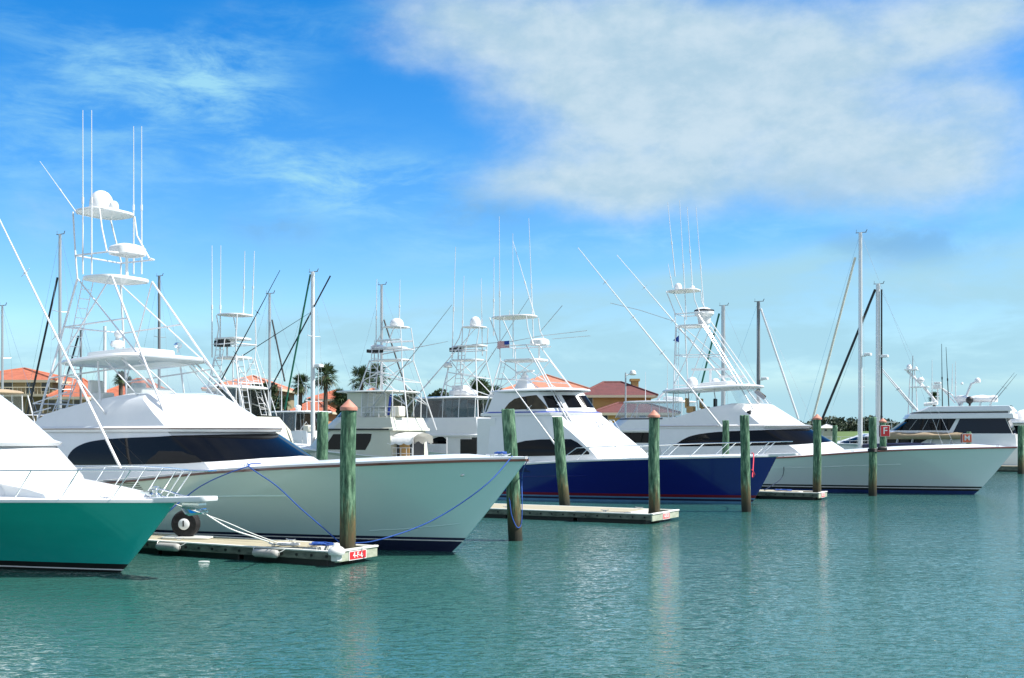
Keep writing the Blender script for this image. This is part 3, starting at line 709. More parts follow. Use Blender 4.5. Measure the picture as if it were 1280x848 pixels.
outrigger(b, b.L(916, 488, 2.3), b.L(771, 319, 2.9), r=.055, spreaders=3)
mb = MB(); mb.path([b.L(763, 379, .5), b.L(800, 388, .5), b.L(840, 401, .5)], .02, 6); mb.build('fishing_rod', POLE, twD)
for s_ in (1.2, -6): 
    y, z = hD.edge(s_); cleat(b.e, (s_, -(y-.2), z+.06), .3); cleat(b.e, (s_, y-.2, z+.06), -.3)

# flags hang from the towers: things of their own
def flag(bt, p, w, h, stripes, label, name='flag'):
    P = bt.W(p); e = empty(name, P, bt.hd, label, 'flag')
    nx = 14
    def grid(x0, x1, z0, z1, m, nm, off=0):
        mb = MB(); rows = []
        for i in range(nx+1):
            x = x0+(x1-x0)*i/nx; y = .05*math.sin(x/w*7)+off; dz = -.12*(x/w)**2*h
            rows.append([Vector((x, y, z0+dz)), Vector((x, y, (z0+z1)/2+dz)), Vector((x, y, z1+dz))])
        mb.loft(rows, ring_closed=False); back = [[p_+Vector((0, .008, 0)) for p_ in r][::-1] for r in rows]; mb.loft(back, ring_closed=False)
        return mb.build(nm, m, e)
    if stripes:
        mb = MB()
        for k in range(13):
            z0 = -h+h*k/13; rows = []
            for i in range(nx+1):
                x = w*i/nx; y = .05*math.sin(x/w*7); dz = -.12*(x/w)**2*h; rows.append([Vector((-x, y, z0+dz)), Vector((-x, y, z0+h/13+dz))])
            mb.loft(rows, mi=k % 2, ring_closed=False)
        mb.build('cloth', [FLAGRED, FLAGWHITE], e)
        mb = MB(); rows = []
        for i in range(nx+1):
            x = w*.42*i/nx; y = .05*math.sin(x/w*7); dz = -.12*(x/w)**2*h; rows.append([Vector((-x, y-.012, -h*.54+dz)), Vector((-x, y-.012, dz))])
        mb.loft(rows, ring_closed=False); rows2 = [[q+Vector((0, .024, 0)) for q in r][::-1] for r in rows]; mb.loft(rows2, ring_closed=False)
        mb.build('canton', FLAGBLUE, e)
    else:
        mb = MB(); mb.add([(0, 0, 0), (-w, .03, -h*.7), (0, 0, -h), (0, .01, 0), (-w, .04, -h*.7), (0, .01, -h)], [(0, 1, 2), (3, 5, 4)]); mb.build('cloth', FLAGBLUE, e)
    mb = MB(); mb.tube((0, 0, -h-.15), (0, 0, .15), .014); mb.build('halyard', CHROME, e)
flag(C_, C_.L(637, 426, -.9), .75, .36, True, 'small American flag flying from the tower of the navy blue boat')
flag(D_, D_.L(849, 419, -.9), .42, .45, False, 'small blue pennant hanging from the tower of the white boat')
# ------------------------------------------------------------------ boats of the far row (bows to the left)
FARROW = 'boats moored stern to in the far row'
FH = HEAD+180
def far(name, px, Y, label, cat='boat'): 
    return Boat(name, at(px, HY, Y), FH, label, cat, FARROW)
def glaze(bt, x0, x1, y, z0, z1, n, name, m, frame=PIPE, rake=0.0, par=None):
    """row of n soft panels with frames along the boat's near (and far) side"""
    for sy in (1, -1):
        for i in range(n):
            a, c = x0+(x1-x0)*i/n, x0+(x1-x0)*(i+1)/n
            mb = MB(); mb.add([(a, y*sy, z0), (c, y*sy, z0), (c-rake*(i == n-1), y*sy*.94, z1), (a, y*sy*.94, z1)], [(0, 1, 2, 3)]); pn = mb.build(name, m, par or bt.e, smooth=None)
            mb = MB(); mb.path([(c, y*sy, z0), (c-rake*(i == n-1), y*sy*.94, z1)], .03, 6)
            mb.build('panel_frame', frame, pn)
            if i == 0:
                mb = MB(); mb.path([(a, y*sy, z0), (a, y*sy*.94, z1)], .03, 6); mb.build('panel_frame', frame, pn)
    # front panel
    mb = MB(); mb.add([(x1, y, z0), (x1, -y, z0), (x1-rake, -y*.94, z1), (x1-rake, y*.94, z1)], [(0, 1, 2, 3)]); mb.build(name, m, par or bt.e, smooth=None)
def far_hull(bt, tip, stern, B, zb, zs_, top, stripe=BOTBLACK):
    h = Hull(tip, stern, B, [(stern, zs_), (tip, zb)]); h.build(bt, [(.15, 1), (.3, 1)], [WHITE, stripe, top], 2, WHITE, .05, .05, .15, WHITE); return h
def rect_rail(bt, pts, z0, ht, name='deck_rail', r=.022, n=2):
    mb = MB()
    for k in range(1, n+1): mb.path([(x, y, z0+ht*k/n) for x, y in pts], r, 6)
    for x, y in pts: mb.tube((x, y, z0), (x, y, z0+ht), r, seg=6)
    for (x0, y0), (x1, y1) in zip(pts, pts[1:]): mb.tube(((x0+x1)/2, (y0+y1)/2, z0), ((x0+x1)/2, (y0+y1)/2, z0+ht), r, seg=6)
    return mb.build(name, PIPE, bt.e)

# E1 tan bimini boat at the left edge
b = far('cabin_cruiser', -14, 52, 'cabin cruiser with tan canvas bimini top at the left edge')
far_hull(b, 7, -4, 1.9, 2.0, 1.7, WHITEHULL)
House([(1.6, -2.5, 4.5, 1.6, 1.6), (3.0, -2.3, 2.6, 1.45, 1.4)]).build(b, 'cabin', WHITE)
mb = MB(); mb.slab(-1.0, 1.8, 1.45, 5.2, 5.2, .10, .16, 5); mb.build('bimini', TAN, b.e, smooth=40)
glaze(b, -.6, 1.6, 1.4, 3.1, 5.15, 3, 'clear_curtain', VINYL, rake=.35)
mb = MB(); mb.box(-1.5, -.5, .3, 1.35, 3.0, 3.75); mb.build('cockpit_seat', CREAM, b.e, bevel=.08)
rect_rail(b, [(-2.4, 1.5), (-1.2, 1.5), (.4, 1.5)], 3.0, 1.15)
rect_rail(b, [(-2.4, 1.5), (-2.4, 0), (-2.4, -1.5)], 3.0, 1.15)
mb = MB(); mb.path([(-.9, 1.4, 5.1), (-1.6, 1.45, 3.1)], .03, 6); mb.path([(-.9, -1.4, 5.1), (-1.6, -1.45, 3.1)], .03, 6); mb.path([(-.9, 1.4, 5.1), (-1.15, 1.42, 4.6), (-1.1, 1.42, 4.3)], .09, 8); mb.build('bimini_frame', PIPE, b.e)

# E2 tower boat
b = far('sportfishing_boat', 295, 62, 'white tower boat with grey canvas enclosure and crossed dark outriggers behind the seafoam boat')
far_hull(b, 11, -4.5, 2.3, 2.6, 1.6, WHITEHULL)
House([(1.6, -2.8, 5, 1.95, 1.8), (3.5, -2.4, 2.8, 1.75, 1.5), (4.25, -1.7, 2.0, 1.6, 1.4)]).build(b, 'cabin', CREAM)
mb = MB(); mb.slab(-1.5, 1.5, 1.45, 5.8, 5.9, .11, .12, 4); mb.build('hardtop', WHITE2, b.e, smooth=35)
glaze(b, -1.2, .1, 1.35, 4.1, 5.75, 1, 'curtain', SMOKE); 
mb = MB(); mb.box(-.2, .5, -.5, .5, 4.2, 4.9); mb.build('helm_console', WHITE, b.e, bevel=.06)
tw = tower(b, dict(platform=(-.75, 1.0, .8, 7.5), roof=(-.85, .95, .85, 9.85)), [(-1.75, 1.35, 3.1), (1.35, 1.25, 4.3)], r=.04, brace=False)
mb = MB(); mb.slab(-.7, 1.15, .75, 8.55, 8.55, .12, .02, 4); mb.build('control_shelf', WHITE, tw, smooth=35)
mb = MB(); mb.box(.2, .9, .2, .78, 8.12, 8.46); mb.build('instrument_box', BLACK, tw, bevel=.03)
ladder(b, (.55, 1.35, 4.4), (.3, .85, 8.5), (.55, 0, 0), 14, tw, .025); ladder(b, (-2.3, 1.3, 3.0), (-1.0, .8, 7.6), (.4, 0, 0), 14, tw, .025)
for p0, p1, y in (((265, 447), (265, 307), .9), ((275, 447), (276, 307), .5), ((304, 397), (306, 314), -.3), ((315, 397), (318, 314), -.8)): whip(b, b.L(*p0, y), b.L(*p1, y), tw, .04)
outrigger(b, b.L(268, 492, 1.5), b.L(350, 338, 1.7), BLACKROD, .04, 2)
outrigger(b, b.L(300, 447, -1.4), b.L(386, 392, -1.8), BLACKROD, .03, 1)

rect_rail(b, [(-2.3, 1.7), (-1.2, 1.7), (-.1, 1.7), (1.2, 1.7)], 3.45, .8)
mb = MB(); mb.box(-2.2, -1.3, .2, 1.5, 3.5, 4.05); mb.build('seat_cushion', CANVAS, b.e, bevel=.1)
mb = MB(); mb.path([(-1.6, 1.3, 3.6), (-1.7, 1.35, 4.9), (-1.4, 1.3, 5.8)], .05, 6); mb.build('grab_rail', PIPE, b.e)

# E3 small cruiser
b = far('cabin_cruiser', 370, 91, 'small white cruiser with flat roof and smoked curtains left of the cream motor yacht')
far_hull(b, 9, -3.6, 2.2, 2.3, 1.7, WHITEHULL)
h = House([(1.6, -2.9, 5.6, 2.0, 1.8), (3.6, -2.6, 2.6, 1.85, 1.5)]); h.build(b, 'cabin', WHITE)
for sd in (1, -1): h.patch(b, 'window', [(.55, 2.2, 2.95), (.72, 2.2, 2.95)], GLASS, side=sd); h.patch(b, 'windshield', [(.1, 2.6, 3.35), (.45, 2.5, 3.3)], GLASS, side=sd)
mb = MB(); mb.slab(-2.6, 2.2, 2.0, 5.12, 5.08, .12, .06, 5); mb.build('roof', WHITE, b.e, smooth=35)
glaze(b, -1.5, 2.3, 1.9, 3.6, 5.05, 3, 'curtain', SMOKE, frame=WHITE, rake=.5)
mb = MB(); mb.box(.3, .75, 2.02, 2.1, 3.3, 3.65); mb.build('throw_cushion', mat('pale yellow vinyl', (.75, .68, .25), .6), b.e, bevel=.02)
rect_rail(b, [(-2.4, 2.1), (-1, 2.1), (.6, 2.1), (2.2, 2.05), (4.0, 1.9)], 1.9, .95)
mb = MB(); mb.tube((-.8, .7, 5.1), (-.8, .7, 5.5), .2); mb.sphere((-.8, .7, 5.5), .26, 1, 1, .7); mb.build('radar_dome', WHITE, b.e)

for p0, p1, y in (((352, 516), (352, 448), .8), ((372, 516), (373, 468), -.6), ((398, 517), (398, 460), .5), ((384, 516), (383, 482), 1.2)): whip(b, b.L(*p0, y), b.L(*p1, y), None, .04)
outrigger(b, b.L(352, 540, 2.0), b.L(318, 430, 2.4), PIPE, .045, 2)
mb = MB(); mb.path([(-2.9, 1.6, 1.9), (-3.0, 1.65, 3.6), (-2.4, 1.65, 4.3), (-1.8, 1.6, 3.7)], .045, 6); mb.build('grab_rail', PIPE, b.e)
mb = MB(); mb.box(-2.75, -2.2, .9, 1.8, 3.5, 4.05); mb.build('seat_cushion', CANVAS, b.e, bevel=.08)

# E4 cream motor yacht with tower
b = far('motor_yacht', 470, 78, 'cream motor yacht with radar tower, dark side window and white cockpit awning'); E4 = b
far_hull(b, 9, -4.6, 2.35, 2.6, 1.6, CREAM)
h = House([(1.5, -2.9, 6.4, 2.25, 2.4), (3.6, -2.7, 4.4, 2.15, 2.2)]); h.build(b, 'cabin', CREAM)
w = pxw(h, b, [(411, 562, 543), (430, 562.3, 542.5), (455, 562.7, 542.3), (459, 562.8, 542.3), (464, 551, 542.5)], side=1)
for sd in (1, -1): h.patch(b, 'window', w, GLASS, side=sd)
h2 = House([(3.56, -3.0, 4.6, 2.25, 2.2), (3.70, -3.0, 4.6, 2.25, 2.2), (3.76, -2.9, 4.2, 2.15, 2.2), (4.45, -2.6, 3.2, 2.0, 2.0)]); h2.build(b, 'flybridge', CREAM)
h2.patch(b, 'dark_band', [(0, 3.58, 3.69), (.97, 3.58, 3.69)], BLACK, off=.014, nz=2)
h3 = House([(4.4, -.2, 3.3, 1.7, 1.7), (5.1, -.2, 2.5, 1.6, 1.5)]); h3.build(b, 'wheelhouse', CREAM)
h3.patch(b, 'windshield', [(0, 4.5, 5.0), (.62, 4.5, 5.0)], GLASS)
mb = MB(); mb.slab(-2.9, 2.5, 1.9, 6.2, 6.25, .12, .06, 5); mb.build('hardtop', WHITE2, b.e, smooth=35)
mb = MB(); mb.box(-.1, 1.3, -1.6, 1.6, 5.1, 6.17); mb.build('flybridge_console', CREAM, b.e, bevel=.05)
glaze(b, -2.0, .0, 1.72, 4.55, 6.1, 2, 'clear_curtain', VINYL)
b.each('hardtop_strut', [[(-2.6, 1.7, 4.4), (-2.6, 1.75, 6.18)]], .04, PIPE)
mb = MB()
rows = []
for i in range(13):
    x = -4.5+2.0*i/12; rows.append([Vector((x, -.35, 2.75-.1*math.sin(i*1.5))), Vector((x, -.3, 3.15)), Vector((x, .1, 3.32+.05*math.sin(i))), Vector((x, .8, 3.42)), Vector((x, 1.5, 3.34)), Vector((x, 2.1, 3.08)), Vector((x, 2.2, 2.72-.12*abs(math.sin(i*.8))))])
mb.loft(rows, ring_closed=False); mb.loft([[p-Vector((0, 0, .02)) for p in r][::-1] for r in rows], ring_closed=False); mb.build('awning', WCANVAS, b.e, smooth=60)
b.each('awning_pole', [[(-4.5, 2.1, 1.6), (-4.5, 2.1, 3.1)], [(-2.4, 2.1, 1.6), (-2.4, 2.1, 3.1)]], .035, PIPE)
mb = MB(); mb.box(-3.85, -3.05, 1.5, 1.56, 1.55, 3.05); mb.build('cabin_door', WOOD, b.e, bevel=.02)
mb = MB(); mb.box(-2.96, -2.9, -1.6, 1.6, 1.6, 3.0); mb.build('cabin_doorway', BLACK, b.e)
rect_rail(b, [(-4.5, 2.2), (-3.6, 2.2), (-2.9, 2.2)], 1.65, .75)
rect_rail(b, [(-2.9, 1.9), (-1.6, 1.9), (-.2, 1.9)], 4.45, .7)
tw = tower(b, dict(platform=(-2.7, .15, .75, 8.4), roof=(-2.6, -.9, .75, 10.65)), [(-3.9, 1.7, 3.6), (.55, 1.3, 6.2)], r=.045, lad=False)
mb = MB(); mb.slab(-2.4, .1, .7, 9.25, 9.25, .12, .02, 4); mb.build('control_shelf', WHITE, tw, smooth=35)
mb = MB(); mb.box(-.7, .3, .1, .72, 8.95, 9.18); mb.build('instrument_box', BLACK, tw, bevel=.03)
mb = MB(); mb.path([(-2.6, .75, 9.75), (-.6, .75, 9.75), (-.4, 0, 9.75), (-.6, -.75, 9.75), (-2.6, -.75, 9.75)], .06, 8); mb.build('padded_rail', WHITE, tw)
dome(b, (-1.75, 0, 10.7), .48, tw, .8)
ladder(b, (-.5, 1.75, 1.8), (-.55, .8, 9.2), (.6, 0, 0), 22, tw, .03)
for p0, p1, y in (((470, 437), (471, 349), .6), ((499, 410), (500, 350), 0), ((468, 452), (468, 425), .6)): whip(b, b.L(*p0, y), b.L(*p1, y), tw, .045)
outrigger(b, b.L(453, 525, 1.8), b.L(565, 381, 2.2), POLE, .045, 2)
outrigger(b, b.L(478, 443, -1.8), b.L(560, 427, -2.2), POLE, .04, 1)
mb = MB(); mb.box(-2.9, -2.2, .6, 1.4, 4.5, 5.2); mb.build('cushion_stack', CANVAS, b.e, bevel=.08)
mb = MB(); mb.tube((-1.9, 1.2, 4.6), (-2.1, 1.2, 6.0), .09); mb.build('folded_umbrella', BLUELINE, b.e)

# E6 tower boat with dark enclosure
b = far('sportfishing_boat', 575, 85, 'white tower boat with long smoked enclosure and radar dome behind the seafoam bow')
far_hull(b, 9, -4.4, 2.4, 2.6, 1.6, WHITEHULL)
h = House([(1.5, -2.2, 6.0, 2.2, 2.2), (3.2, -2.2, 4.2, 2.1, 2.0)]); h.build(b, 'cabin', WHITE)
w = pxw(h, b, [(536, 555, 553), (540, 555, 548.5), (546, 555, 546.2), (552, 555, 546.2), (557, 555, 549.5), (559, 555, 554)], side=1)
for sd in (1, -1): h.patch(b, 'window', w, GLASS, side=sd)
h2 = House([(3.15, -3.0, 4.4, 2.25, 2.0), (3.28, -3.0, 4.4, 2.25, 2.0), (3.35, -2.8, 4.0, 2.12, 2.0), (4.55, -2.6, 3.3, 1.95, 1.8)]); h2.build(b, 'flybridge', WHITE)
mb = MB(); mb.slab(-2.6, 3.3, 1.95, 6.05, 6.0, .13, .12, 5); hardtop = mb.build('hardtop', WHITE, b.e, smooth=35)
glaze(b, -2.4, 3.2, 1.85, 4.55, 5.98, 4, 'curtain', SMOKE, frame=WHITE, rake=.5)
mb = MB(); mb.slab(-1.2, .6, .9, 6.4, 6.4, .4, .1, 5); mb.box(-.6, .4, -.5, .5, 6.5, 7.0); mb.build('radar_base', WHITE, hardtop, smooth=35)
mb = MB(); mb.box(-2.26, -2.2, -1.7, 1.9, 1.5, 3.05); mb.build('cabin_doorway', BLACK, b.e)
mb = MB(); mb.box(-2.75, -1.35, 2.12, 2.18, 1.55, 2.95); mb.build('side_opening', BLACK, b.e, bevel=.02)
mb = MB(); mb.box(2.0, 3.6, 2.25, 2.35, 2.28, 2.42); mb.box(1.6, 2.4, 2.25, 2.4, 1.7, 2.1); mb.build('dock_box', WHITE2, b.e, bevel=.02)
rect_rail(b, [(.4, 2.3), (1.6, 2.3), (3.2, 2.3), (4.6, 2.0)], 1.7, .75)
tw = tower(b, dict(platform=(-1.9, .5, .8, 8.9), roof=(-2.2, -.4, .75, 11.35)), [(-2.55, 1.6, 4.6), (.75, 1.5, 6.1)], r=.048, lad=False)
mb = MB(); mb.slab(-2.2, .1, .75, 9.95, 9.95, .12, .02, 4); mb.build('control_shelf', WHITE, tw, smooth=35)
mb = MB(); mb.box(-.3, .5, .2, .75, 9.55, 9.85); mb.build('instrument_box', BLACK, tw, bevel=.03)
dome(b, (-1.35, 0, 11.42), .42, tw)
ladder(b, (-.3, 1.9, 1.6), (-.75, .85, 9.9), (.62, 0, 0), 24, tw, .03)
for p0, p1, y in (((565, 450), (569.5, 309), .8), ((577, 450), (580, 345), .5), ((603, 445), (601.5, 348), -.6), ((617, 420), (617.5, 322), -.9)): whip(b, b.L(*p0, y), b.L(*p1, y), tw, .045)
outrigger(b, b.L(508, 510, 2.0), b.L(594, 411, 1.0), PIPE, .07, 2)
outrigger(b, b.L(570, 512, -2.0), b.L(663, 370, -2.3), POLE, .045, 1)
mb = MB(); q = b.L(560, 457, 1.2); mb.lathe([(.05, .25), (.28, .15), (.34, -.1), (.3, -.16), (.02, -.17)], q, 14); mb.build('deck_light', WHITE2, tw); 
mb = MB(); mb.tube(q+Vector((0, 0, .1)), Vector((q.x+.1, 1.5, 4.6)), .03); mb.build('light_post', PIPE, tw)

# E7 flybridge cruiser between the blue boat and the white boat
b = far('motor_yacht', 808, 106, 'white flybridge cruiser with clear enclosure behind the capped piling and blue bow')
far_hull(b, 9, -6, 2.3, 2.4, 1.6, WHITEHULL)
h = House([(1.5, -5, 5.6, 2.2, 2), (3.7, -5, 3.6, 2.1, 2)]); h.build(b, 'cabin', WHITE)
for sd in (1, -1): h.patch(b, 'window', [(.35, 2.6, 3.5), (.5, 2.55, 3.5), (.75, 2.55, 3.5)], GLASS, side=sd)
h2 = House([(3.6, -5, 4.6, 2.3, 2), (3.76, -5, 4.6, 2.3, 2), (3.82, -4.9, 4.2, 2.2, 2), (4.85, -4.6, 2.6, 2.0, 1.8)]); h2.build(b, 'flybridge', WHITE)
h2.patch(b, 'dark_band', [(0, 4.72, 4.83), (.8, 4.72, 4.83)], BLACK, off=.012, nz=2)
mb = MB(); mb.slab(-4.6, 1.9, 1.95, 6.35, 6.35, .16, .08, 5); hardtop = mb.build('hardtop', WHITE, b.e, smooth=35)
glaze(b, -4.2, 2.4, 1.85, 4.9, 6.3, 3, 'clear_curtain', VINYL, rake=.9)
mb = MB(); mb.slab(-3.5, -1.8, .6, 6.6, 6.7, .3, .06, 4); mb.path([(-1.0, 0, 6.4), (-1.5, 0, 7.0), (-2.1, 0, 7.6)], .12, 8); mb.build('radar_base', WHITE, hardtop, smooth=35)
whip(b, (-2.5, 1, 6.4), (-2.5, 1, 10), hardtop, .04); whip(b, (.5, -1, 6.4), (.5, -1, 9.3), hardtop, .04)
rect_rail(b, [(3, 2.2), (4.5, 2.1), (6, 1.7), (7.5, 1.0)], 2.2, .8)

# E8 big motor yacht on the right
b = far('motor_yacht', 1190, 107, 'big white motor yacht with wide black windows and radar arch at the right'); E8 = b
far_hull(b, 15.5, -7.0, 3.1, 2.5, 2.2, WHITEHULL)
h = House([(1.9, -5.9, 13.0, 2.4, 2.2), (3.35, -5.7, 8.5, 2.35, 2.0)]); h.build(b, 'cabin', WHITE)
for sd in (1, -1): h.patch(b, 'window', [(.30, 2.55, 3.1), (.5, 2.45, 3.15), (.72, 2.4, 3.15)], GLASS, side=sd)
h2 = House([(3.35, -5.5, 6.2, 2.3, .9), (4.85, -4.9, 4.1, 2.2, .9)]); h2.build(b, 'wheelhouse', WHITE)
for sd in (1, -1): h2.patch(b, 'window', [(.04, 3.75, 4.8), (.5, 3.72, 4.8), (.74, 3.70, 4.8)], GLASS, side=sd, n=24); h2.patch(b, 'window', [(.76, 3.42, 4.8), (.998, 3.42, 4.8)], BLUEGLASS, side=sd, n=12)
for t_ in (.56, .62, .68):
    mb = MB(); mb.tube(h2.pt(t_, 3.75, .02), h2.pt(t_-.03, 4.78, .02), .022); mb.build('window_mullion', POLE, b.e)
mb = MB(); mb.add([(-5.53, -1.9, 3.42), (-5.53, 1.9, 3.42), (-4.95, 1.8, 4.8), (-4.95, -1.8, 4.8)], [(0, 1, 2, 3)]); mb.v = [(x-.02, y, z) for x, y, z in mb.v]; mb.build('rear_window', BLUEGLASS, b.e, smooth=None)
h3 = House([(4.82, -5.6, 4.5, 2.45, .8), (5.25, -5.5, 4.2, 2.42, .8), (5.30, -5.3, 4.0, 2.35, .8), (5.45, -5.3, 3.6, 2.35, .8), (5.52, -5.5, 3.3, 2.42, .8), (5.95, -5.2, 2.3, 2.3, .7)]); h3.build(b, 'flybridge', WHITE)
h3.patch(b, 'dark_band', [(.3, 5.32, 5.44), (.99, 5.32, 5.44)], BLACK, side=1, nz=2); h3.patch(b, 'dark_band', [(.3, 5.32, 5.44), (.99, 5.32, 5.44)], BLACK, side=-1, nz=2)
mb = MB(); mb.slab(-8.6, -7.0, 2.4, .35, .35, .2, .02, 5); mb.build('swim_platform', WHITE, b.e, smooth=35)
def pole(pts, r, nm, m=PIPE, y=0, par=None):
    mb = MB(); mb.path([b.L(px, py, y) for px, py in pts], r, 8); return mb.build(nm, m, par or b.e)
arch = pole([(1172, 505), (1152, 481), (1134, 464)], .12, 'radar_arch')
pole([(1198, 507), (1206, 500), (1214, 480), (1222, 477)], .11, 'radar_arch'); pole([(1175, 484), (1190, 494), (1200, 507)], .07, 'crane_boom'); pole([(1178, 487), (1194, 504)], .06, 'crane_boom')
mb = MB(); q = b.L(1140, 462.5, 0); mb.box(q.x-.55, q.x+.65, -.5, .5, q.z-.06, q.z+.06); q = b.L(1150, 484, 0); mb.box(q.x-.8, q.x+.9, -.6, .6, q.z-.05, q.z+.05); mb.build('equipment_shelf', WHITE, arch, bevel=.02)
mast = pole([(1140, 520), (1140.5, 480), (1141, 445)], .045, 'mast', POLE)
pole([(1135, 520), (1137, 480), (1138.5, 462)], .05, 'mast_leg', y=.5); pole([(1147, 520), (1145, 484), (1143, 462)], .05, 'mast_leg', y=-.5)
for px, py, r in ((1136.5, 461.5, .26), (1145, 462, .15), (1222, 479, .28), (1202.5, 481, .13)): dome(b, b.L(px, py, 0), r)
mb = MB(); q = b.L(1212, 505, .8); mb.tube(q-Vector((0, 0, .4)), q, .08); mb.sphere(q+Vector((0, 0, .35)), .33, 1, 1, 1.1); mb.build('covered_searchlight', BLACK, b.e)
mb = MB(); q = b.L(1172, 482, .4); mb.box(q.x-.35, q.x+.35, -.1, .9, q.z-.35, q.z+.05); mb.box(q.x-.3, q.x+.3, 0, .8, q.z+.12, q.z+.32); mb.tube(q-Vector((0, 0, 1.8)), q, .07); mb.build('radar_scanner', WHITE, b.e, bevel=.03)
mb = MB(); q = b.L(1151, 476, .3); mb.lathe([(.1, -.2), (.3, -.1), (.34, .1), (.2, .3), (.02, .35)], q, 14); mb.tube(q-Vector((0, 0, .6)), q, .08); mb.build('searchlight', WHITE, arch)
mb = MB(); q0, q1 = b.L(1155, 506, 1.9), b.L(1172, 504, 1.9); mb.path([q0, q0.lerp(q1, .3), q0.lerp(q1, .7), q1], .16, 8); mb.build('sun_cover', BLACK, b.e) if False else mb.build('rolled_awning', WCANVAS, b.e)
for p0, p1, y, m in (((1178, 508), (1177, 430), .8, BLACKROD), ((1186, 508), (1182.5, 434), .8, BLACKROD), ((1165, 505), (1165, 450), 1, PIPE), ((1190, 490), (1190.5, 455), 0, PIPE), ((1194.5, 500), (1194.5, 452), 0, PIPE)): whip(b, b.L(*p0, y), b.L(*p1, y), None, .05, m)
outrigger(b, b.L(1147, 514, 2.2), b.L(1100, 458, 2.6), PIPE, .11, 1); outrigger(b, b.L(1143, 512, 1.7), b.L(1101, 462, 2.0), PIPE, .09, 1)
outrigger(b, b.L(1239, 502, 1.5), b.L(1268, 466, 1.8), DARKALU, .035, 1); outrigger(b, b.L(1243, 502, 1.5), b.L(1271, 468, 1.8), DARKALU, .035, 1)
for (x0, x1, y) in ((5.5, 9.0, 2.2), (9.0, 12.5, 2.0)): rect_rail(b, [(x0, y+.6), ((x0+x1)/2, y+.55), (x1, y+.4)], 2.35, .75)
mb = MB(); q = [b.L(1151, 540, 2.32), b.L(1133, 542, 2.32)]
for i in range(9):
    if i == 2: continue
    x = q[0].x+(q[1].x-q[0].x)*i/9; mb.box(x-.07, x+.07, 2.385, 2.40, 3.28+(.02 if i % 2 else 0), 3.5)
mb.build('boat_name', SIGNDARK, b.e)
# dinghies carried on the yacht: they rest on it, so they are things of their own
def dinghy(bt, p, L_, w, label, cover, legs):
    e = empty('dinghy', bt.W(p), bt.hd, label, 'dinghy')
    h = Hull(L_/2, -L_/2, w/2, [(-L_/2, .42), (L_/2, .55)], bw=.8); Dd = type('X', (), {})(); Dd.e = e
    mb = MB(); rows = []
    for i in range(15):
        u = i/14; S = L_/2-L_*u; y = h.ys(u)
        rows.append([Vector((S, -y*.6, .02)), Vector((S, -y, .22)), Vector((S, -y*.98, .42)), Vector((S, -y*.5, .58+.10*math.sin(i*1.3))), Vector((S, 0, .66+.06*math.sin(i*.9))), Vector((S, y*.5, .58+.10*math.sin(i*1.1))), Vector((S, y*.98, .42)), Vector((S, y, .22)), Vector((S, y*.6, .02))])
    mb.loft(rows, ring_closed=True); mb.build('hull_cover', cover, e, smooth=50)
    mb = MB(); mb.path([(L_/2-.25, 0, .35), (L_/2+.2, 0, .33)], .12, 8); mb.build('outboard_cover', cover, e)
    mb = MB()
    for x in (-L_*.35, -L_*.1, L_*.15, L_*.35):
        for sy in (1, -1): mb.tube((x, sy*w*.3, .05), (x+.12, sy*w*.42, -legs), .035, seg=6)
    mb.build('cradle', PIPE, e)
dinghy(E8, (2.1, 2.78, 2.85), 6.8, .95, 'small dinghy under tan canvas beside the big yacht cabin', TAN, .55)
dinghy(E8, (-2.2, 0, 6.35), 3.6, 1.3, 'white tender lying on top of the big motor yacht', WHITE, .42)

# E9 at the right edge
b = far('cabin_cruiser', 1292, 112, 'cream cruiser with a white covered mound on its roof at the right edge')
far_hull(b, 9, -5, 2.3, 2.4, 1.8, CREAM)
h = House([(1.6, -3, 4.6, 2.1, 1.5), (4.4, -3, 3.4, 2.0, 1.3)]); h.build(b, 'cabin', CREAM)
for sd in (1, -1): h.patch(b, 'window', [(.1, 3.2, 4.2), (.5, 3.2, 4.2), (.95, 3.2, 4.2)], GLASS, side=sd, n=20)
mb = MB(); mb.slab(-3.2, 3.6, 2.15, 4.5, 4.5, .18, .05, 5); mb.build('roof', WHITE, b.e, smooth=35)
mb = MB(); mb.lathe([(1.3, 0), (1.35, .12), (1.15, .45), (.75, .9), (.35, 1.15), (.02, 1.2)], (.9, 0, 4.62), 18); mb.build('covered_dinghy', WCANVAS, b.e, smooth=50)
rect_rail(b, [(-2, 2.2), (0, 2.2), (2, 2.2), (4, 2.0)], 2.0, .8)

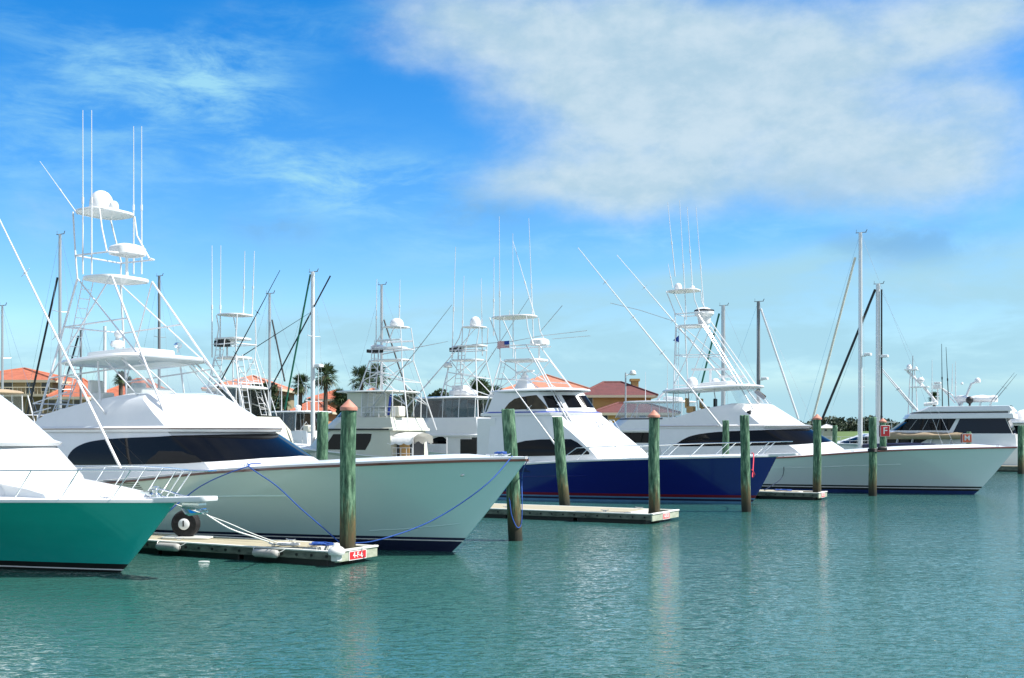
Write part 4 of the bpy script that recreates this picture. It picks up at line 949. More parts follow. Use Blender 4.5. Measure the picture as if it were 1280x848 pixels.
# ------------------------------------------------------------------ sailboats: masts of boats lying farther back
SAIL = 'sailboats moored behind the sportfishing boats'
def sailboat(px, ptop, Y, w, label, m=ALU, spr=2, stays=(), pbot=None, hullm=WHITEHULL, boom=True, radar=None, crane=True, length=11.0):
    b = Boat('sailboat', at(px, HY, Y), FH, label, 'sailboat', SAIL)
    ztop = H+(HY-ptop)/F*Y; r = w/2*Y/F
    h = Hull(length*.45, -length*.55, 1.55, [(-length*.55, .95), (length*.45, 1.25)]); h.build(b, [(.1, 1), (.2, 1)], [WHITE, NAVY, hullm], 2, WHITE, .03, .03, .12, WHITE)
    House([(.9, -length*.3, length*.2, .95, 1.2), (1.55, -length*.28, length*.14, .85, 1.0)]).build(b, 'cabin', WHITE)
    mb = MB(); mb.path([(0, 0, 1.0), (0, 0, ztop*.5), (0, 0, ztop)], r, 10, 0, r*.8); mast = mb.build('mast', m, b.e)
    mb = MB()
    for k in range(spr):
        z = 1+(ztop-1)*(k+1)/(spr+1); wd = .95-.25*k
        for sy in (1, -1): mb.tube((0, 0, z), (-.1, sy*wd, z+.06), .025, seg=6)
    if spr: mb.build('spreader', m, mast)
    wires = MB()
    for sy in (1, -1): wires.path([(0, sy*1.4, 1.1)]+[(-.1, sy*(.95-.25*k), 1+(ztop-1)*(k+1)/(spr+1)+.06) for k in range(spr)]+[(0, 0, ztop-.2)], .009, 5)
    wires.path([(-length*.54, 0, 1.1), (0, 0, ztop)], .009, 5); wires.path([(length*.44, 0, 1.3), (0, 0, ztop)], .009, 5); wires.build('rigging', CHROME, b.e)
    if crane:
        mb = MB(); mb.tube((-.45, 0, ztop), (.35, 0, ztop), .03, seg=6); mb.tube((.3, 0, ztop), (.3, 0, ztop+.25), .015, seg=5); mb.tube((-.4, 0, ztop), (-.5, 0, ztop+.2), .03, seg=5); mb.build('masthead', DARKALU, mast)
    if boom:
        mb = MB(); mb.tube((-.1, 0, 2.2), (-length*.38, 0, 2.3), .07); mb.build('boom', m, b.e)
        mb = MB(); mb.path([(-.2, 0, 2.42), (-length*.2, 0, 2.5), (-length*.37, 0, 2.42)], .16, 10); mb.build('sail_cover', WCANVAS if m is ALU else NAVY, b.e)
    if radar:
        q = b.L(px, radar, 0); mb = MB(); mb.slab(-.85, -.25, .3, q.z, q.z, .22, .04, 3); mb.tube((-.4, 0, q.z-.1), (0, 0, q.z-.1), .04); mb.build('radar_dome', WHITE, mast, smooth=40)
    for (x0, y0, x1, y1, ww, mm) in stays:
        mb = MB(); mb.path([b.L(x0, y0, 0), b.L((x0+x1)/2, (y0+y1)/2, 0), b.L(x1, y1, 0)], ww/2*Y/F, 8); mb.build('furled_jib', mm, b.e)
    return b
sailboat(3, 382, 88, 3.2, 'sailboat with a short grey mast at the far left edge')
sailboat(75, 293, 78, 4.5, 'sailboat mast with black furled jib between the left boat outriggers', stays=((72, 347, 34, 520, 2.6, BLACKROD),), spr=2)
sailboat(199, 345, 100, 4.0, 'sailboat with dark grey mast rising behind the tallest tower', DARKALU, spr=2)
sailboat(101, 413, 120, 3.2, 'distant sailboat with thin grey mast and slanting dark jib left of the hardtop', DARKALU, spr=1, stays=((98, 420, 72, 512, 2.2, BLACKROD),))
sailboat(131, 408, 125, 4.6, 'distant sailboat with stubby white mast behind the hardtop', PIPE, spr=0, crane=False)
sailboat(337, 367, 84, 4.0, 'sailboat with slim silver mast right of the grey enclosure', spr=1, stays=((340, 400, 356, 477, 2.0, BLACKROD),))
b = sailboat(391, 340, 80, 6.0, 'sailboat with thick white mast and green furled sail between two palms', PIPE, spr=2, radar=458, stays=((388, 343, 356, 512, 2.3, GREENROD), (413, 345, 336, 490, 1.8, BLACKROD)))
sailboat(477, 356, 92, 4.2, 'sailboat with silver mast and dark slanting jib inside the yacht tower', spr=1, stays=((480, 400, 512, 500, 2.0, BLACKROD),))
sailboat(904, 382, 98, 6.0, 'sailboat with thick silver mast behind the white boat hardtop', spr=2, stays=((899, 392, 872, 500, 2.4, GREENROD),))
sailboat(948, 377, 94, 5.0, 'sailboat with dark grey mast and white stay right of the hardtop', DARKALU, spr=0, radar=474, stays=((951, 386, 998, 524, 2.6, PIPE),))
sailboat(1075.5, 291, 86, 5.6, 'tallest sailboat mast with white furled jib near the red letter F sign', mat('light silver spar', (.62, .64, .65), .35, metal=.3), spr=2, radar=444, stays=((1069, 322, 1016, 524, 3.0, CANVAS),), length=12)
sailboat(1097.5, 355, 92, 6.4, 'sailboat with shorter mast and black furled jib right of the tallest mast', mat('light silver spar', (.62, .64, .65), .35, metal=.3), spr=1, radar=446, stays=((1094, 362, 1027, 526, 3.2, BLACKROD), (1102, 362, 1102, 530, 2.0, BLACKROD)), length=12)
# ------------------------------------------------------------------ docks
def text_mesh(s, size, name, m, parent, M, depth=.006):
    cu = bpy.data.curves.new(name, 'FONT'); cu.body = s; cu.size = size; cu.align_x = 'CENTER'; cu.align_y = 'CENTER'; cu.extrude = depth; cu.offset = .0015*size/.2
    t = bpy.data.objects.new(name, cu); col.objects.link(t); bpy.context.view_layer.update()
    me = bpy.data.meshes.new_from_object(t.evaluated_get(bpy.context.evaluated_depsgraph_get())); bpy.data.objects.remove(t)
    me.materials.clear(); me.materials.append(m); o = bpy.data.objects.new(name, me); col.objects.link(o); o.parent = parent; o.matrix_local = M; return o
def dock(px, py, W, L_, label, sign=None, cleats=(), zt=.37, smat=SIGNRED, gap=True):
    O = water_at(px, py, zt); O.z = 0
    e = empty('dock_finger', O, R(HEAD), label, 'dock', 'finger docks between the slips')
    mb = MB(); hole = 1.25 if gap else .1
    n = int((L_-hole)/.9)
    mb.box(-L_, -hole, .07, W-.07, zt-.06, zt)
    if gap: mb.box(-hole, -.12, .07, .17, zt-.06, zt-.006); mb.box(-hole, -.12, W-.17, W-.07, zt-.06, zt-.006)
    mb.build('deck_planks', DECKING, e)
    mb = MB()
    for y0, y1 in ((0, .06), (W-.06, W)): mb.box(-L_, -.06, y0, y1, .15, zt-.035)
    mb.build('side_fascia', FASCIA, e)
    mb = MB()
    for i in range(int(L_/.47)):
        x = -.30-i*.47; zc = (zt+.12)/2
        for y in (-.012, W+.012): mb.lathe([(.034, -.012), (.034, .012)], (x, y, zc), 8, M=Matrix.Rotation(1.5708, 4, 'X'))
    bo = mb.build('fascia_bolt', BLACK, e)
    mb = MB(); mb.box(-.06, 0, 0, W, .10, zt-.035); mb.build('end_fascia', FASCIAEND, e, bevel=.01)
    mb = MB(); mb.box(-L_, -.06, -.02, .07, zt-.032, zt+.012); mb.box(-L_, -.06, W-.07, W+.02, zt-.032, zt+.012); mb.box(-.10, .025, -.02, W+.02, zt-.030, zt+.022); mb.build('edge_cap', EDGE, e, bevel=.012)
    mb = MB(); x = -.3
    while x > -L_+2: mb.box(x-2.75, x, .065, W-.065, -.35, .20); x -= 2.9
    mb.build('float', FLOATBLK, e, bevel=.03)
    if gap:
        mb = MB(); mb.box(-hole-.02, -hole+.08, .17, W-.17, zt-.20, zt-.01); mb.build('pile_guide', EDGE, e)
    for x, y in cleats: cleat(e, (x, y, zt+.004))
    if sign:
        s_ = empty('dock_sign', O+Vector((0, 0, 0)), R(HEAD)); 
        M0 = Matrix(((0, 0, 1, .03), (1, 0, 0, W*.5), (0, 1, 0, (zt+.07)/2), (0, 0, 0, 1)))
        s_.parent = e; s_.location = (0, 0, 0); s_.rotation_euler = (0, 0, 0)
        q = MB(); q.box(.004, .012, W*.5-.36, W*.5+.36, (zt+.07)/2-.115, (zt+.07)/2+.115); pl = q.build('sign_plate', SIGNWHITE, s_)
        q = MB(); q.box(.013, .017, W*.5-.335, W*.5+.335, (zt+.07)/2-.095, (zt+.07)/2+.095); q.build('sign_face', smat, s_)
        text_mesh(sign, .20, 'sign_lettering', SIGNWHITE, s_, Matrix(((0, 0, 1, .022), (1, 0, 0, W*.5), (0, 1, 0, (zt+.07)/2), (0, 0, 0, 1))), .003)
    return e, O
def dockpt(e, x, y, z):
    return Matrix.LocRotScale(e.location, e.rotation_euler, None) @ Vector((x, y, z))
d1, _ = dock(420.5, 690, 1.7, 22.5, 'finger dock with red 4-F-6 sign below the seafoam hull', '4-F-6', ((-2.2, .25), (-5.5, .25), (-2.6, 1.4), (-9, .25)))
d2, _ = dock(815.5, 643, 2.7, 22.5, 'pale finger dock with faint pink sign in front of the navy blue boat', '4-F-8', ((-2.0, .28), (-1.5, 2.4), (-8.3, .3), (-10.5, 2.3), (-6.2, .3)), smat=mat('pink faded sign', (.72, .16, .15), .5))
d3, _ = dock(1023.6, 616.4, 1.7, 22.5, 'finger dock with small red sign below the grey white hull', '4-F-10', ((-2.4, 1.4), (-4.5, .25)), smat=mat('pink faded sign', (.72, .16, .15), .5))
# main walkway joining the fingers at their far end
ax = Vector((math.cos(R(HEAD)), math.sin(R(HEAD)), 0)); pn = Vector((-ax.y, ax.x, 0))
wo = Vector((d1.location.x, d1.location.y, 0))+ax*(-25.2)
e = empty('main_walkway', wo, R(HEAD), 'long main dock walkway that the finger docks join, behind the boats', 'dock')
mb = MB(); mb.box(0, 2.6, -22, 105, .30, .36); mb.build('deck_planks', DECKING, e)
mb = MB(); mb.box(-.06, 0, -22, 105, .08, .35); mb.box(2.6, 2.66, -22, 105, .08, .35); mb.build('side_fascia', FASCIA, e)
mb = MB(); [mb.box(.3, 2.3, y, y+2.4, -.3, .2) for y in range(-22, 102, 4)]; mb.build('float', FLOATBLK, e)
# far dock at the right edge
O = at(1262, 545, 100); O.z = 0
e = empty('dock_finger', O, R(HEAD), 'grey far dock stub at the right edge beyond the white bow', 'dock')
mb = MB(); mb.box(-2, 14, 0, 1.6, .42, .5); mb.build('deck_planks', DECKING, e); mb = MB(); mb.box(-2, 14, -.05, 0, .1, .48); mb.build('side_fascia', FASCIA, e); mb = MB(); mb.box(-1.8, 13.8, .1, 1.5, -.3, .2); mb.build('float', FLOATBLK, e)

# things on the docks
P = dockpt(d1, -5.85, .85, .374)
e = empty('hose_reel', P, R(HEAD+26), 'round black covered hose reel with white hub standing on the dock', 'hose reel')
c0 = .50
mb = MB(); M = Matrix.Rotation(1.5708, 4, 'X'); mb.lathe([(.08, -.15), (.33, -.15), (.375, -.11), (.39, 0), (.375, .11), (.33, .15), (.08, .15)], (0, 0, .40), 30, M=M); mb.build('cover', mat('black vinyl cover', (.006, .006, .007), .75, bump=(9, .7, .03)), e, smooth=40)
mb = MB(); mb.lathe([(.155, 0), (.155, .03), (.12, .05), (.03, .055)], (0, -.15, .40), 22, M=M); mb.build('hub', WHITE, e, smooth=40)
mb = MB(); mb.tube((0, -.215, .5), (0, -.215, .34), .02); mb.build('hub_handle', BLACK, e)
mb = MB(); mb.slab(-.62, .75, .34, .025, .025, .05, .01, 5); mb.build('base', WHITE2, e, smooth=40)
for i, (px, py, lab) in enumerate(((210, 686, 'grey white dock bumper hanging nearest the black hose reel'), (332, 691, 'grey white dock bumper hanging midway along the dock side'))):
    x = (d1.location-Vector()).x; 
    k = (px-CX)/F; m = -(py-HY)/F; dn = pn.dot(Vector((d1.location.x, d1.location.y, 0))); yy = -.12
    t = (yy+dn)/(k*pn.x+pn.y); Pw = Vector((k*t, t, .235))
    e = empty('dock_bumper', Pw, R(HEAD), lab, 'dock bumper', 'vinyl bumpers on the dock side')
    mb = MB(); M = Matrix.Rotation(1.5708, 4, 'Y'); mb.lathe([(.02, -.40), (.08, -.38), (.105, -.32), (.107, .28), (.10, .36), (.06, .40), (.02, .41)], (0, 0, 0), 18, M=M); mb.build('body', BUMPER, e, smooth=40)
    for lp in ([(.4, .0, .03), (.5, .06, .08), (.58, .13, .15)], [(-.4, 0, .03), (-.45, .06, .1), (-.47, .13, .15)]):
        mb = MB(); mb.path(lp, .012, 6); mb.build('lashing', ROPEWHITE, e)
P = dockpt(d1, -.02, .03, .395)
e = empty('corner_bumper', P, R(HEAD), 'white domed corner bumper on the dock end beside the capped piling', 'dock bumper')
mb = MB(); mb.lathe([(.19, -.10), (.215, -.04), (.20, .03), (.155, .075), (.09, .11), (.07, .17), (.04, .19), (.01, .195)], (0, 0, 0), 24); mb.build('cap', BUMPER if False else WHITE2, e, smooth=50)
mb = MB(); mb.box(-.1, .1, -.1, .1, -.26, -.10); mb.build('bracket', WHITE2, e, bevel=.02)
P = water_at(255, 702); P.z = -.012; e = MB(); e.slab(-.15, .15, .05, 0, 0, .03, .012, 3); o = e.build('drifting_foam', WHITE2, loc=P); tag(o, 'small white scrap of foam floating in front of the dock', 'litter')

# ------------------------------------------------------------------ pilings
PG = 'green wooden mooring pilings'
def piling(px, py, ptop, w, label, Y=None, cap=False, ptopx=None, z0=None):
    if Y is None: Y = F*H/(py-HY)
    base = at(px, HY, Y); base.z = 0
    top = at(ptopx if ptopx is not None else px, ptop, Y); r = w/2*Y/F
    e = empty('mooring_piling', base, 0, label, 'piling', PG)
    d = top-base; h = d.z; capd = .25 if cap else 0
    mb = MB(); rings = []; nz = 26; sg = 28; rnd = random.Random(int(px))
    lob = [(rnd.uniform(-.03, .03), rnd.uniform(-.03, .03)) for _ in range(8)]; topz = h-capd+.03
    for i in range(nz+1):
        f = -.10+1.10*i/nz; z = topz*f
        wob = Vector((.012*math.sin(z*1.7+px), .012*math.cos(z*1.3+px), 0))
        rings.append([Vector((d.x*f, d.y*f, z))+wob+Vector((math.cos(a), math.sin(a), 0))*r*(1.05-.08*max(0, f))*(1+.018*math.sin(3*a+px+z*.4)+.012*math.sin(7*a+z*2.1)) for a in [6.28318*k/sg for k in range(sg)]])
    if not cap:
        rings.append([p.lerp(Vector((d.x, d.y, topz)), .08)+Vector((0, 0, .02+.02*math.sin(k))) for k, p in enumerate(rings[-1])])
    mb.loft(rings); mb.build('post', PILING, e, smooth=45)
    if cap:
        mb = MB(); mb.lathe([(r*1.12, .0), (r*1.14, .06), (r*1.10, .085), (r*.58, .185), (.015, .28)], (d.x, d.y, topz-.05), 24); mb.build('cap', CAP, e, smooth=25)
    return e, base, r, d
pil = {}
P1 = dockpt(d1, -.50, .72, 0); Y1 = P1.y
pil['p1'] = piling(433.5, None, 500, 19.5, 'tall green piling with salmon cap at the end of the 4-F-6 dock', Y=Y1, cap=True, ptopx=436)
pil['p2'] = piling(645, 676, 514, 17, 'leaning bare piling with blue rope beside the seafoam bow tip', ptopx=635.5)
piling(706, None, 523, 13, 'leaning short piling against the navy blue hull', Y=49.5, ptopx=696.5)
P2 = dockpt(d2, -.62, .75, 0)
piling(817.5, None, 513, 13.6, 'green piling with salmon cap at the end of the pale middle dock', Y=P2.y, cap=True)
pil['p5'] = piling(933, 640, 521, 11.5, 'bare green piling nearest the navy blue bow', ptopx=930.5)
piling(907, None, 527, 8.4, 'short green piling half hidden behind the navy blue boat rail', Y=60)
P3 = dockpt(d3, -.6, .8, 0)
piling(1021.5, None, 518, 10, 'green piling with salmon cap rising from the dock under the grey white hull', Y=P3.y, cap=True)
pil['p8'] = piling(1091, 620, 523, 9.6, 'green piling with black wrap in front of the grey white hull')
pil['pF'] = piling(1103.5, None, 523, 8.2, 'green piling with salmon cap carrying the red letter F sign', Y=71, cap=True)
piling(1043.5, None, 533, 6.2, 'small distant piling left of the tallest mast', Y=92)
piling(1276, None, 533, 7.2, 'green piling at the right edge beyond the white bow', Y=94)
piling(1262.5, None, 541, 4, 'thin far piling just left of the right edge piling', Y=104)
piling(403, None, 517, 14.2, 'flat topped green piling behind the seafoam bow', Y=41)
piling(60, None, 553, 9, 'dark green piling glimpsed between the two left boats', Y=46)
pil['pM'] = piling(1211, None, 541, 6, 'far piling carrying the orange letter M sign', Y=88)
e, base, r, d = pil['p8']
mb = MB(); zz = H-(563-HY)/F*base.y
for k in range(3): mb.path([(d.x*.4+(r+.03)*math.cos(a), (r+.03)*math.sin(a), zz-.06+k*.06) for a in [6.28318*i/20 for i in range(20)]], .035, 6, closed=True)
mb.slab(.25, .75, .16, zz+.05, zz+.05, .16, .08, 3); mb.build('rubber_wrap', BLACK, e)
def letter_sign(key, px, py, w, h, ch, face, label, sz):
    e0, base, r, d = pil[key]; Y = base.y-r-.06
    P = at(px, py, Y); e = empty('dock_letter_sign', P, R(-12), label, 'sign')
    W_, H_ = w*Y/F, h*Y/F
    mb = MB(); mb.box(-W_/2, W_/2, 0, .03, -H_/2, H_/2); mb.build('sign_plate', SIGNWHITE, e, bevel=.012)
    mb = MB(); mb.box(-W_/2+.022, W_/2-.022, -.006, -.001, -H_/2+.022, H_/2-.022); mb.build('sign_face', face, e)
    mb = MB(); mb.box(-W_/2-.05, -W_/2+.0, .03, .45, -H_/2, H_/2); mb.build('sign_side', mat('maroon sign side', (.14, .02, .03), .6), e)
    text_mesh(ch, sz, 'sign_lettering', SIGNWHITE, e, Matrix(((1, 0, 0, 0), (0, 0, 1, -.012), (0, 1, 0, 0), (0, 0, 0, 1))), .004)
letter_sign('pF', 1106.5, 539, 11.2, 14, 'F', SIGNRED, 'red square sign with a white letter F on a capped piling', .62)
letter_sign('pM', 1209, 548, 11.2, 11, 'M', SIGNORANGE, 'faded orange square sign with a white letter M', .58)

# ------------------------------------------------------------------ ropes
def rope(pts, r, m, label, name='mooring_line'):
    mb = MB(); pts = [tuple(p) for p in pts]
    mb.path([Vector(p) for p in smooth_tab_open(pts)], r, 8); o = mb.build(name, m); return tag(o, label, 'rope', 'mooring lines of the near boats')
def smooth_tab_open(pts): return smooth_tab(pts, 6)
def hull_off(bt, h, s, z, off=.05): 
    p = h.at_s(s, z); return bt.W((p.x, -(p.y+off), p.z))
e, base, r, d = pil['p1']; pw = base+Vector((d.x*.2, d.y*.2, .55))
bow = B_.W((2.2, -.05, 2.68)); 
a = B_.W((2.0, -.18, 2.66)); pa = [a, hull_off(B_, hB, 1.55, 2.25, .10)]
z = [B_.W(B_.L(px, py, y)) for px, py, y in ((610, 604, -1.0), (563, 638, -1.6), (520, 660, -2.3), (470, 676, -3.2))]
rope([a]+z+[pw+Vector((r, 0, -.05))], .016, ROPEBLUE, 'blue line drooping from the seafoam bow tip to the capped piling')
gy, gz = hB.edge(-4.95)
g = B_.W((-4.95, -gy-.03, gz+.10)); g2 = B_.W((-4.75, -gy+.25, gz+.17)); g3 = B_.W((-5.2, -gy+.2, gz+.16))
z = [B_.W(B_.L(px, py, y)) for px, py, y in ((345, 607, -2.95), (375, 635, -3.3), (405, 661, -3.7))]
rope([g2, g]+z+[pw+Vector((-r, -.05, -.02))], .016, ROPEBLUE, 'blue line running from mid rail of the seafoam boat down to the piling')
z = [B_.W(B_.L(px, py, y)) for px, py, y in ((290, 590, -2.95), (262, 602, -3.05), (238, 617, -3.2), (200, 650, -3.7))]
rope([g3, g]+z+[dockpt(d1, -7.8, 1.5, .39)], .016, ROPEBLUE, 'blue line running aft from mid rail of the seafoam boat behind the green bow')
pw2 = dockpt(d1, -2.2, .3, .43)
rope([A.W((2.45, -.05, 1.60))]+[A.W(A.L(px, py, y)) for px, py, y in ((285, 660, .6), (320, 672, 1.3))]+[pw2], .018, ROPEWHITE, 'thick white line from the green boat anchor to a dock cleat')
rope([A.W((1.5, .3, 1.62))]+[A.W(A.L(px, py, y)) for px, py, y in ((280, 652, .9), (315, 667, 1.5))]+[dockpt(d1, -2.0, .34, .43)], .012, ROPEWHITE, 'thin white line from the green bow to a dock cleat')
def coil(P, r, m, label, n=4, rr=.018):
    mb = MB(); rnd = random.Random(int(P.x*100)); pts = []
    for i in range(n*14):
        a = i/14*6.283; q = r*(.55+.45*math.sin(i*.37)**2); pts.append((P.x+q*math.cos(a)*1.5, P.y+q*math.sin(a), P.z+.02+.012*(i/14)+.02*rnd.random()))
    mb.path(pts, rr, 6); o = mb.build('rope_coil', m); tag(o, label, 'rope')
coil(dockpt(d1, -1.9, .45, .38), .22, ROPEWHITE, 'white rope heaped around the cleat near the dock end')
coil(dockpt(d1, -1.2, .95, .375), .22, ROPEBLUE, 'blue rope heap on the dock end by the capped piling')
coil(B_.W((1.6, -.1, 2.70)), .11, ROPEBLUE, 'blue rope coiled on the seafoam bow tip', 3)
coil(dockpt(d3, -2.0, .8, .38), .3, ROPEBLUE, 'blue rope coil on the dock under the grey white hull')
e, base, r, d = pil['p2']
def pil_pt(z, ang, off=.03): f = z/d.z; return base+Vector((d.x*f+(r+off)*math.cos(ang), d.y*f+(r+off)*math.sin(ang), z))
rope([B_.W((2.2, -.12, 2.62)), pil_pt(1.9, -2.2, .04), pil_pt(1.2, -2.1), pil_pt(.75, -1.9), pil_pt(.42, -1.3), pil_pt(.55, -.6), pil_pt(1.2, -.1, .05), pil_pt(2.0, .1, .10), B_.W((2.33, .1, 2.60))], .015, ROPEBLUE, 'blue rope looped from the seafoam bow down around the leaning piling')
p5 = pil['p5'][1]+Vector((.02+pil['p5'][2], -.02, 1.78))
rope([C_.W((.25, -.75, 2.40)), C_.W((.4, -.95, 2.32)), (C_.W((.4, -1.0, 2.28))*.8+p5*.2)-Vector((0, 0, .5)), (C_.W((.4, -1.0, 2.2))*.5+p5*.5)-Vector((0, 0, .62)), p5+Vector((.2, .35, -.22)), p5], .024, ROPERED, 'red rope drooping from the navy blue bow to the bare piling')
rope([D_.W((-9.8, -2.75, 2.05)), D_.W(D_.L(978, 596, -3.1)), dockpt(d3, -3.0, .9, .40)], .02, NAVY, 'dark blue line from the white boat down to the far dock')

# ------------------------------------------------------------------ houses ashore
HG = 'waterfront houses behind the marina'
def house(px0, px1, peave, pridge, Y, D, roofm, wallm, label, wins=(), ridge=None, chimney=None, base=1.0, over=.7, balcony=None, lower=None):
    x0, x1 = (px0-CX)/F*Y, (px1-CX)/F*Y; ze = H-(peave-HY)/F*Y; zr = H-(pridge-HY)/F*(Y+D/2); W = x1-x0
    e = empty('house', (x0+W/2, Y, base), 0, label, 'house', HG); w = W/2-over; ze -= base; zr -= base
    mb = MB(); mb.box(-w, w, over, D-over, -1.5, ze); wall = mb.build('wall', wallm, e)
    rl = ridge if ridge is not None else max(0, W-D)*.5
    mb = MB(); a, c = W/2, rl
    mb.add([(-a, 0, ze), (a, 0, ze), (a, D, ze), (-a, D, ze), (-c, D/2, zr), (c, D/2, zr)], [(0, 1, 5, 4), (1, 2, 5), (2, 3, 4, 5), (3, 0, 4)])
    mb.add([(-a, 0, ze), (a, 0, ze), (a, D, ze), (-a, D, ze), (-a, 0, ze-.3), (a, 0, ze-.3), (a, D, ze-.3), (-a, D, ze-.3)], [(0, 4, 5, 1), (1, 5, 6, 2), (2, 6, 7, 3), (3, 7, 4, 0), (4, 7, 6, 5)], 1)
    roof = mb.build('roof', [roofm, TRIM], e, smooth=None)
    mb = MB()
    for p0, p1 in (((-a, 0, ze), (-c, D/2, zr)), ((a, 0, ze), (c, D/2, zr)), ((-c, D/2, zr), (c, D/2, zr)), ((a, D, ze), (c, D/2, zr)), ((-a, D, ze), (-c, D/2, zr))): mb.tube(p0, Vector(p1)+Vector((.001, 0, 0)), .16, seg=6)
    mb.build('ridge_tile', roofm, roof)
    for (q0, q1, t0, t1) in wins:
        X0, X1 = (q0-CX)/F*Y-(x0+W/2), (q1-CX)/F*Y-(x0+W/2); Z1, Z0 = H-(t0-HY)/F*Y-base, H-(t1-HY)/F*Y-base
        mb = MB(); mb.box(X0-.1, X1+.1, over-.06, over+.02, Z0-.1, Z1+.1); f = mb.build('window', TRIM, e)
        mb = MB(); mb.box(X0, X1, over-.075, over-.062, Z0, Z1); mb.build('pane', HOUSEGLASS, f)
    if balcony:
        q0, q1, t0, t1 = balcony; X0, X1 = (q0-CX)/F*Y-(x0+W/2), (q1-CX)/F*Y-(x0+W/2); Z1, Z0 = H-(t0-HY)/F*Y-base, H-(t1-HY)/F*Y-base
        mb = MB(); mb.box(X0, X1, -1.2, over, Z0-.3, Z0); mb.path([(X0, -1.15, Z1), (X1, -1.15, Z1)], .05, 6)
        for i in range(15): mb.tube((X0+(X1-X0)*i/14, -1.15, Z0), (X0+(X1-X0)*i/14, -1.15, Z1), .03, seg=5)
        mb.build('balcony', TRIM, e)
    if chimney:
        q0, q1, t0 = chimney; X0, X1 = (q0-CX)/F*(Y+D*.4)-(x0+W/2), (q1-CX)/F*(Y+D*.4)-(x0+W/2); Z1 = H-(t0-HY)/F*(Y+D*.4)-base
        mb = MB(); mb.box(X0, X1, D*.35, D*.35+1.3, ze, Z1-.3); mb.box(X0-.15, X1+.15, D*.35-.15, D*.35+1.45, Z1-.3, Z1); mb.build('chimney', wallm, roof)
    return e
house(-70, 70, 475, 461, 132, 13, ORANGEROOF, TANWALL, 'tan two storey house with orange tile roof at the left edge', ((49, 58, 477, 489), (30, 40, 477, 492), (2, 12, 477, 490), (36, 50, 503, 515), (58, 66, 500, 514)), balcony=(-8, 62, 485, 493))
house(58, 108, 496, 474, 126, 9, ORANGEROOF, TANWALL, 'lower wing with orange hip roof beside the tan house', ((72, 82, 500, 514), (90, 98, 500, 510)), ridge=.1)
house(112, 200, 498, 474, 138, 12, ORANGEROOF, TANWALL, 'house with orange hip roof seen under the tallest boat hardtop', ((125, 135, 501, 512), (160, 170, 501, 512)), ridge=.5)
house(252, 352, 486, 470, 150, 13, SALMONROOF, TANWALL, 'house with salmon roof behind the grey enclosed tower boat', ((280, 292, 490, 502), (310, 320, 490, 502)))
house(383, 444, 499, 488, 150, 10, ORANGEROOF, BRICKWALL, 'terracotta house with orange roof between the palms, taller block', ((392, 398, 501, 508), (420, 426, 501, 508)))
house(362, 410, 514, 501, 138, 9, ORANGEROOF, BRICKWALL, 'low orange roofed block in front of the terracotta house', ((372, 378, 516, 524), (390, 396, 516, 524)), ridge=.3)
house(446, 476, 494, 486, 158, 9, SALMONROOF, BRICKWALL, 'small salmon roofed house behind the cream motor yacht', ((455, 462, 498, 506),))
house(618, 752, 491, 469, 140, 15, SALMONROOF, TANWALL, 'wide salmon roofed house behind the blue boat bridge', ((640, 650, 495, 505), (690, 700, 495, 505)))
house(722, 822, 494, 478, 134, 14, REDROOF, YELLOWWALL, 'yellow house with maroon roof and square chimney, upper storey', ((734, 741, 497, 505),), ridge=1.1, chimney=(789, 797.5, 474))
house(738, 850, 516, 504, 127, 7, REDROOF, YELLOWWALL, 'lower yellow wing with maroon roof in front of the chimney house', ((752, 760, 519, 527), (800, 808, 519, 527)))
house(1026, 1047, 535, 531, 286, 4, mat('pale metal roof', (.55, .56, .55), .6), TRIM, 'tiny white shelter on the far grassy shore', ((1031, 1034, 536, 539), (1039, 1042, 536, 539)), base=.8, over=.3)

# ------------------------------------------------------------------ street lamps
def lamp(px, pt_, Y, label, r=.09, tr=False):
    P = at(px, HY, Y); P.z = .6; zt = H-(pt_-HY)/F*Y-.6
    e = empty('street_lamp', P, 0, label, 'lamp')
    mb = MB(); mb.tube((0, 0, 0), (0, 0, zt), r, r*.7); mb.build('pole', POLE, e)
    if tr:
        mb = MB(); mb.box(-.8, .8, -.1, .1, zt-.2, zt-.05); mb.build('cross_arm', WHITE2, e)
    else:
        mb = MB(); mb.tube((0, 0, zt-.3), (.55, 0, zt-.1), .06); mb.lathe([(.02, .42), (.22, .36), (.36, .1), (.36, 0), (.25, -.12), (.02, -.14)], (.75, 0, zt-.15), 14); mb.build('lamp_head', WHITE2, e)
lamp(782, 466, 116, 'grey street lamp with white lantern beside the yellow house', .11)
lamp(1114.5, 527, 190, 'white T shaped light pole before the distant wood', .12, True)

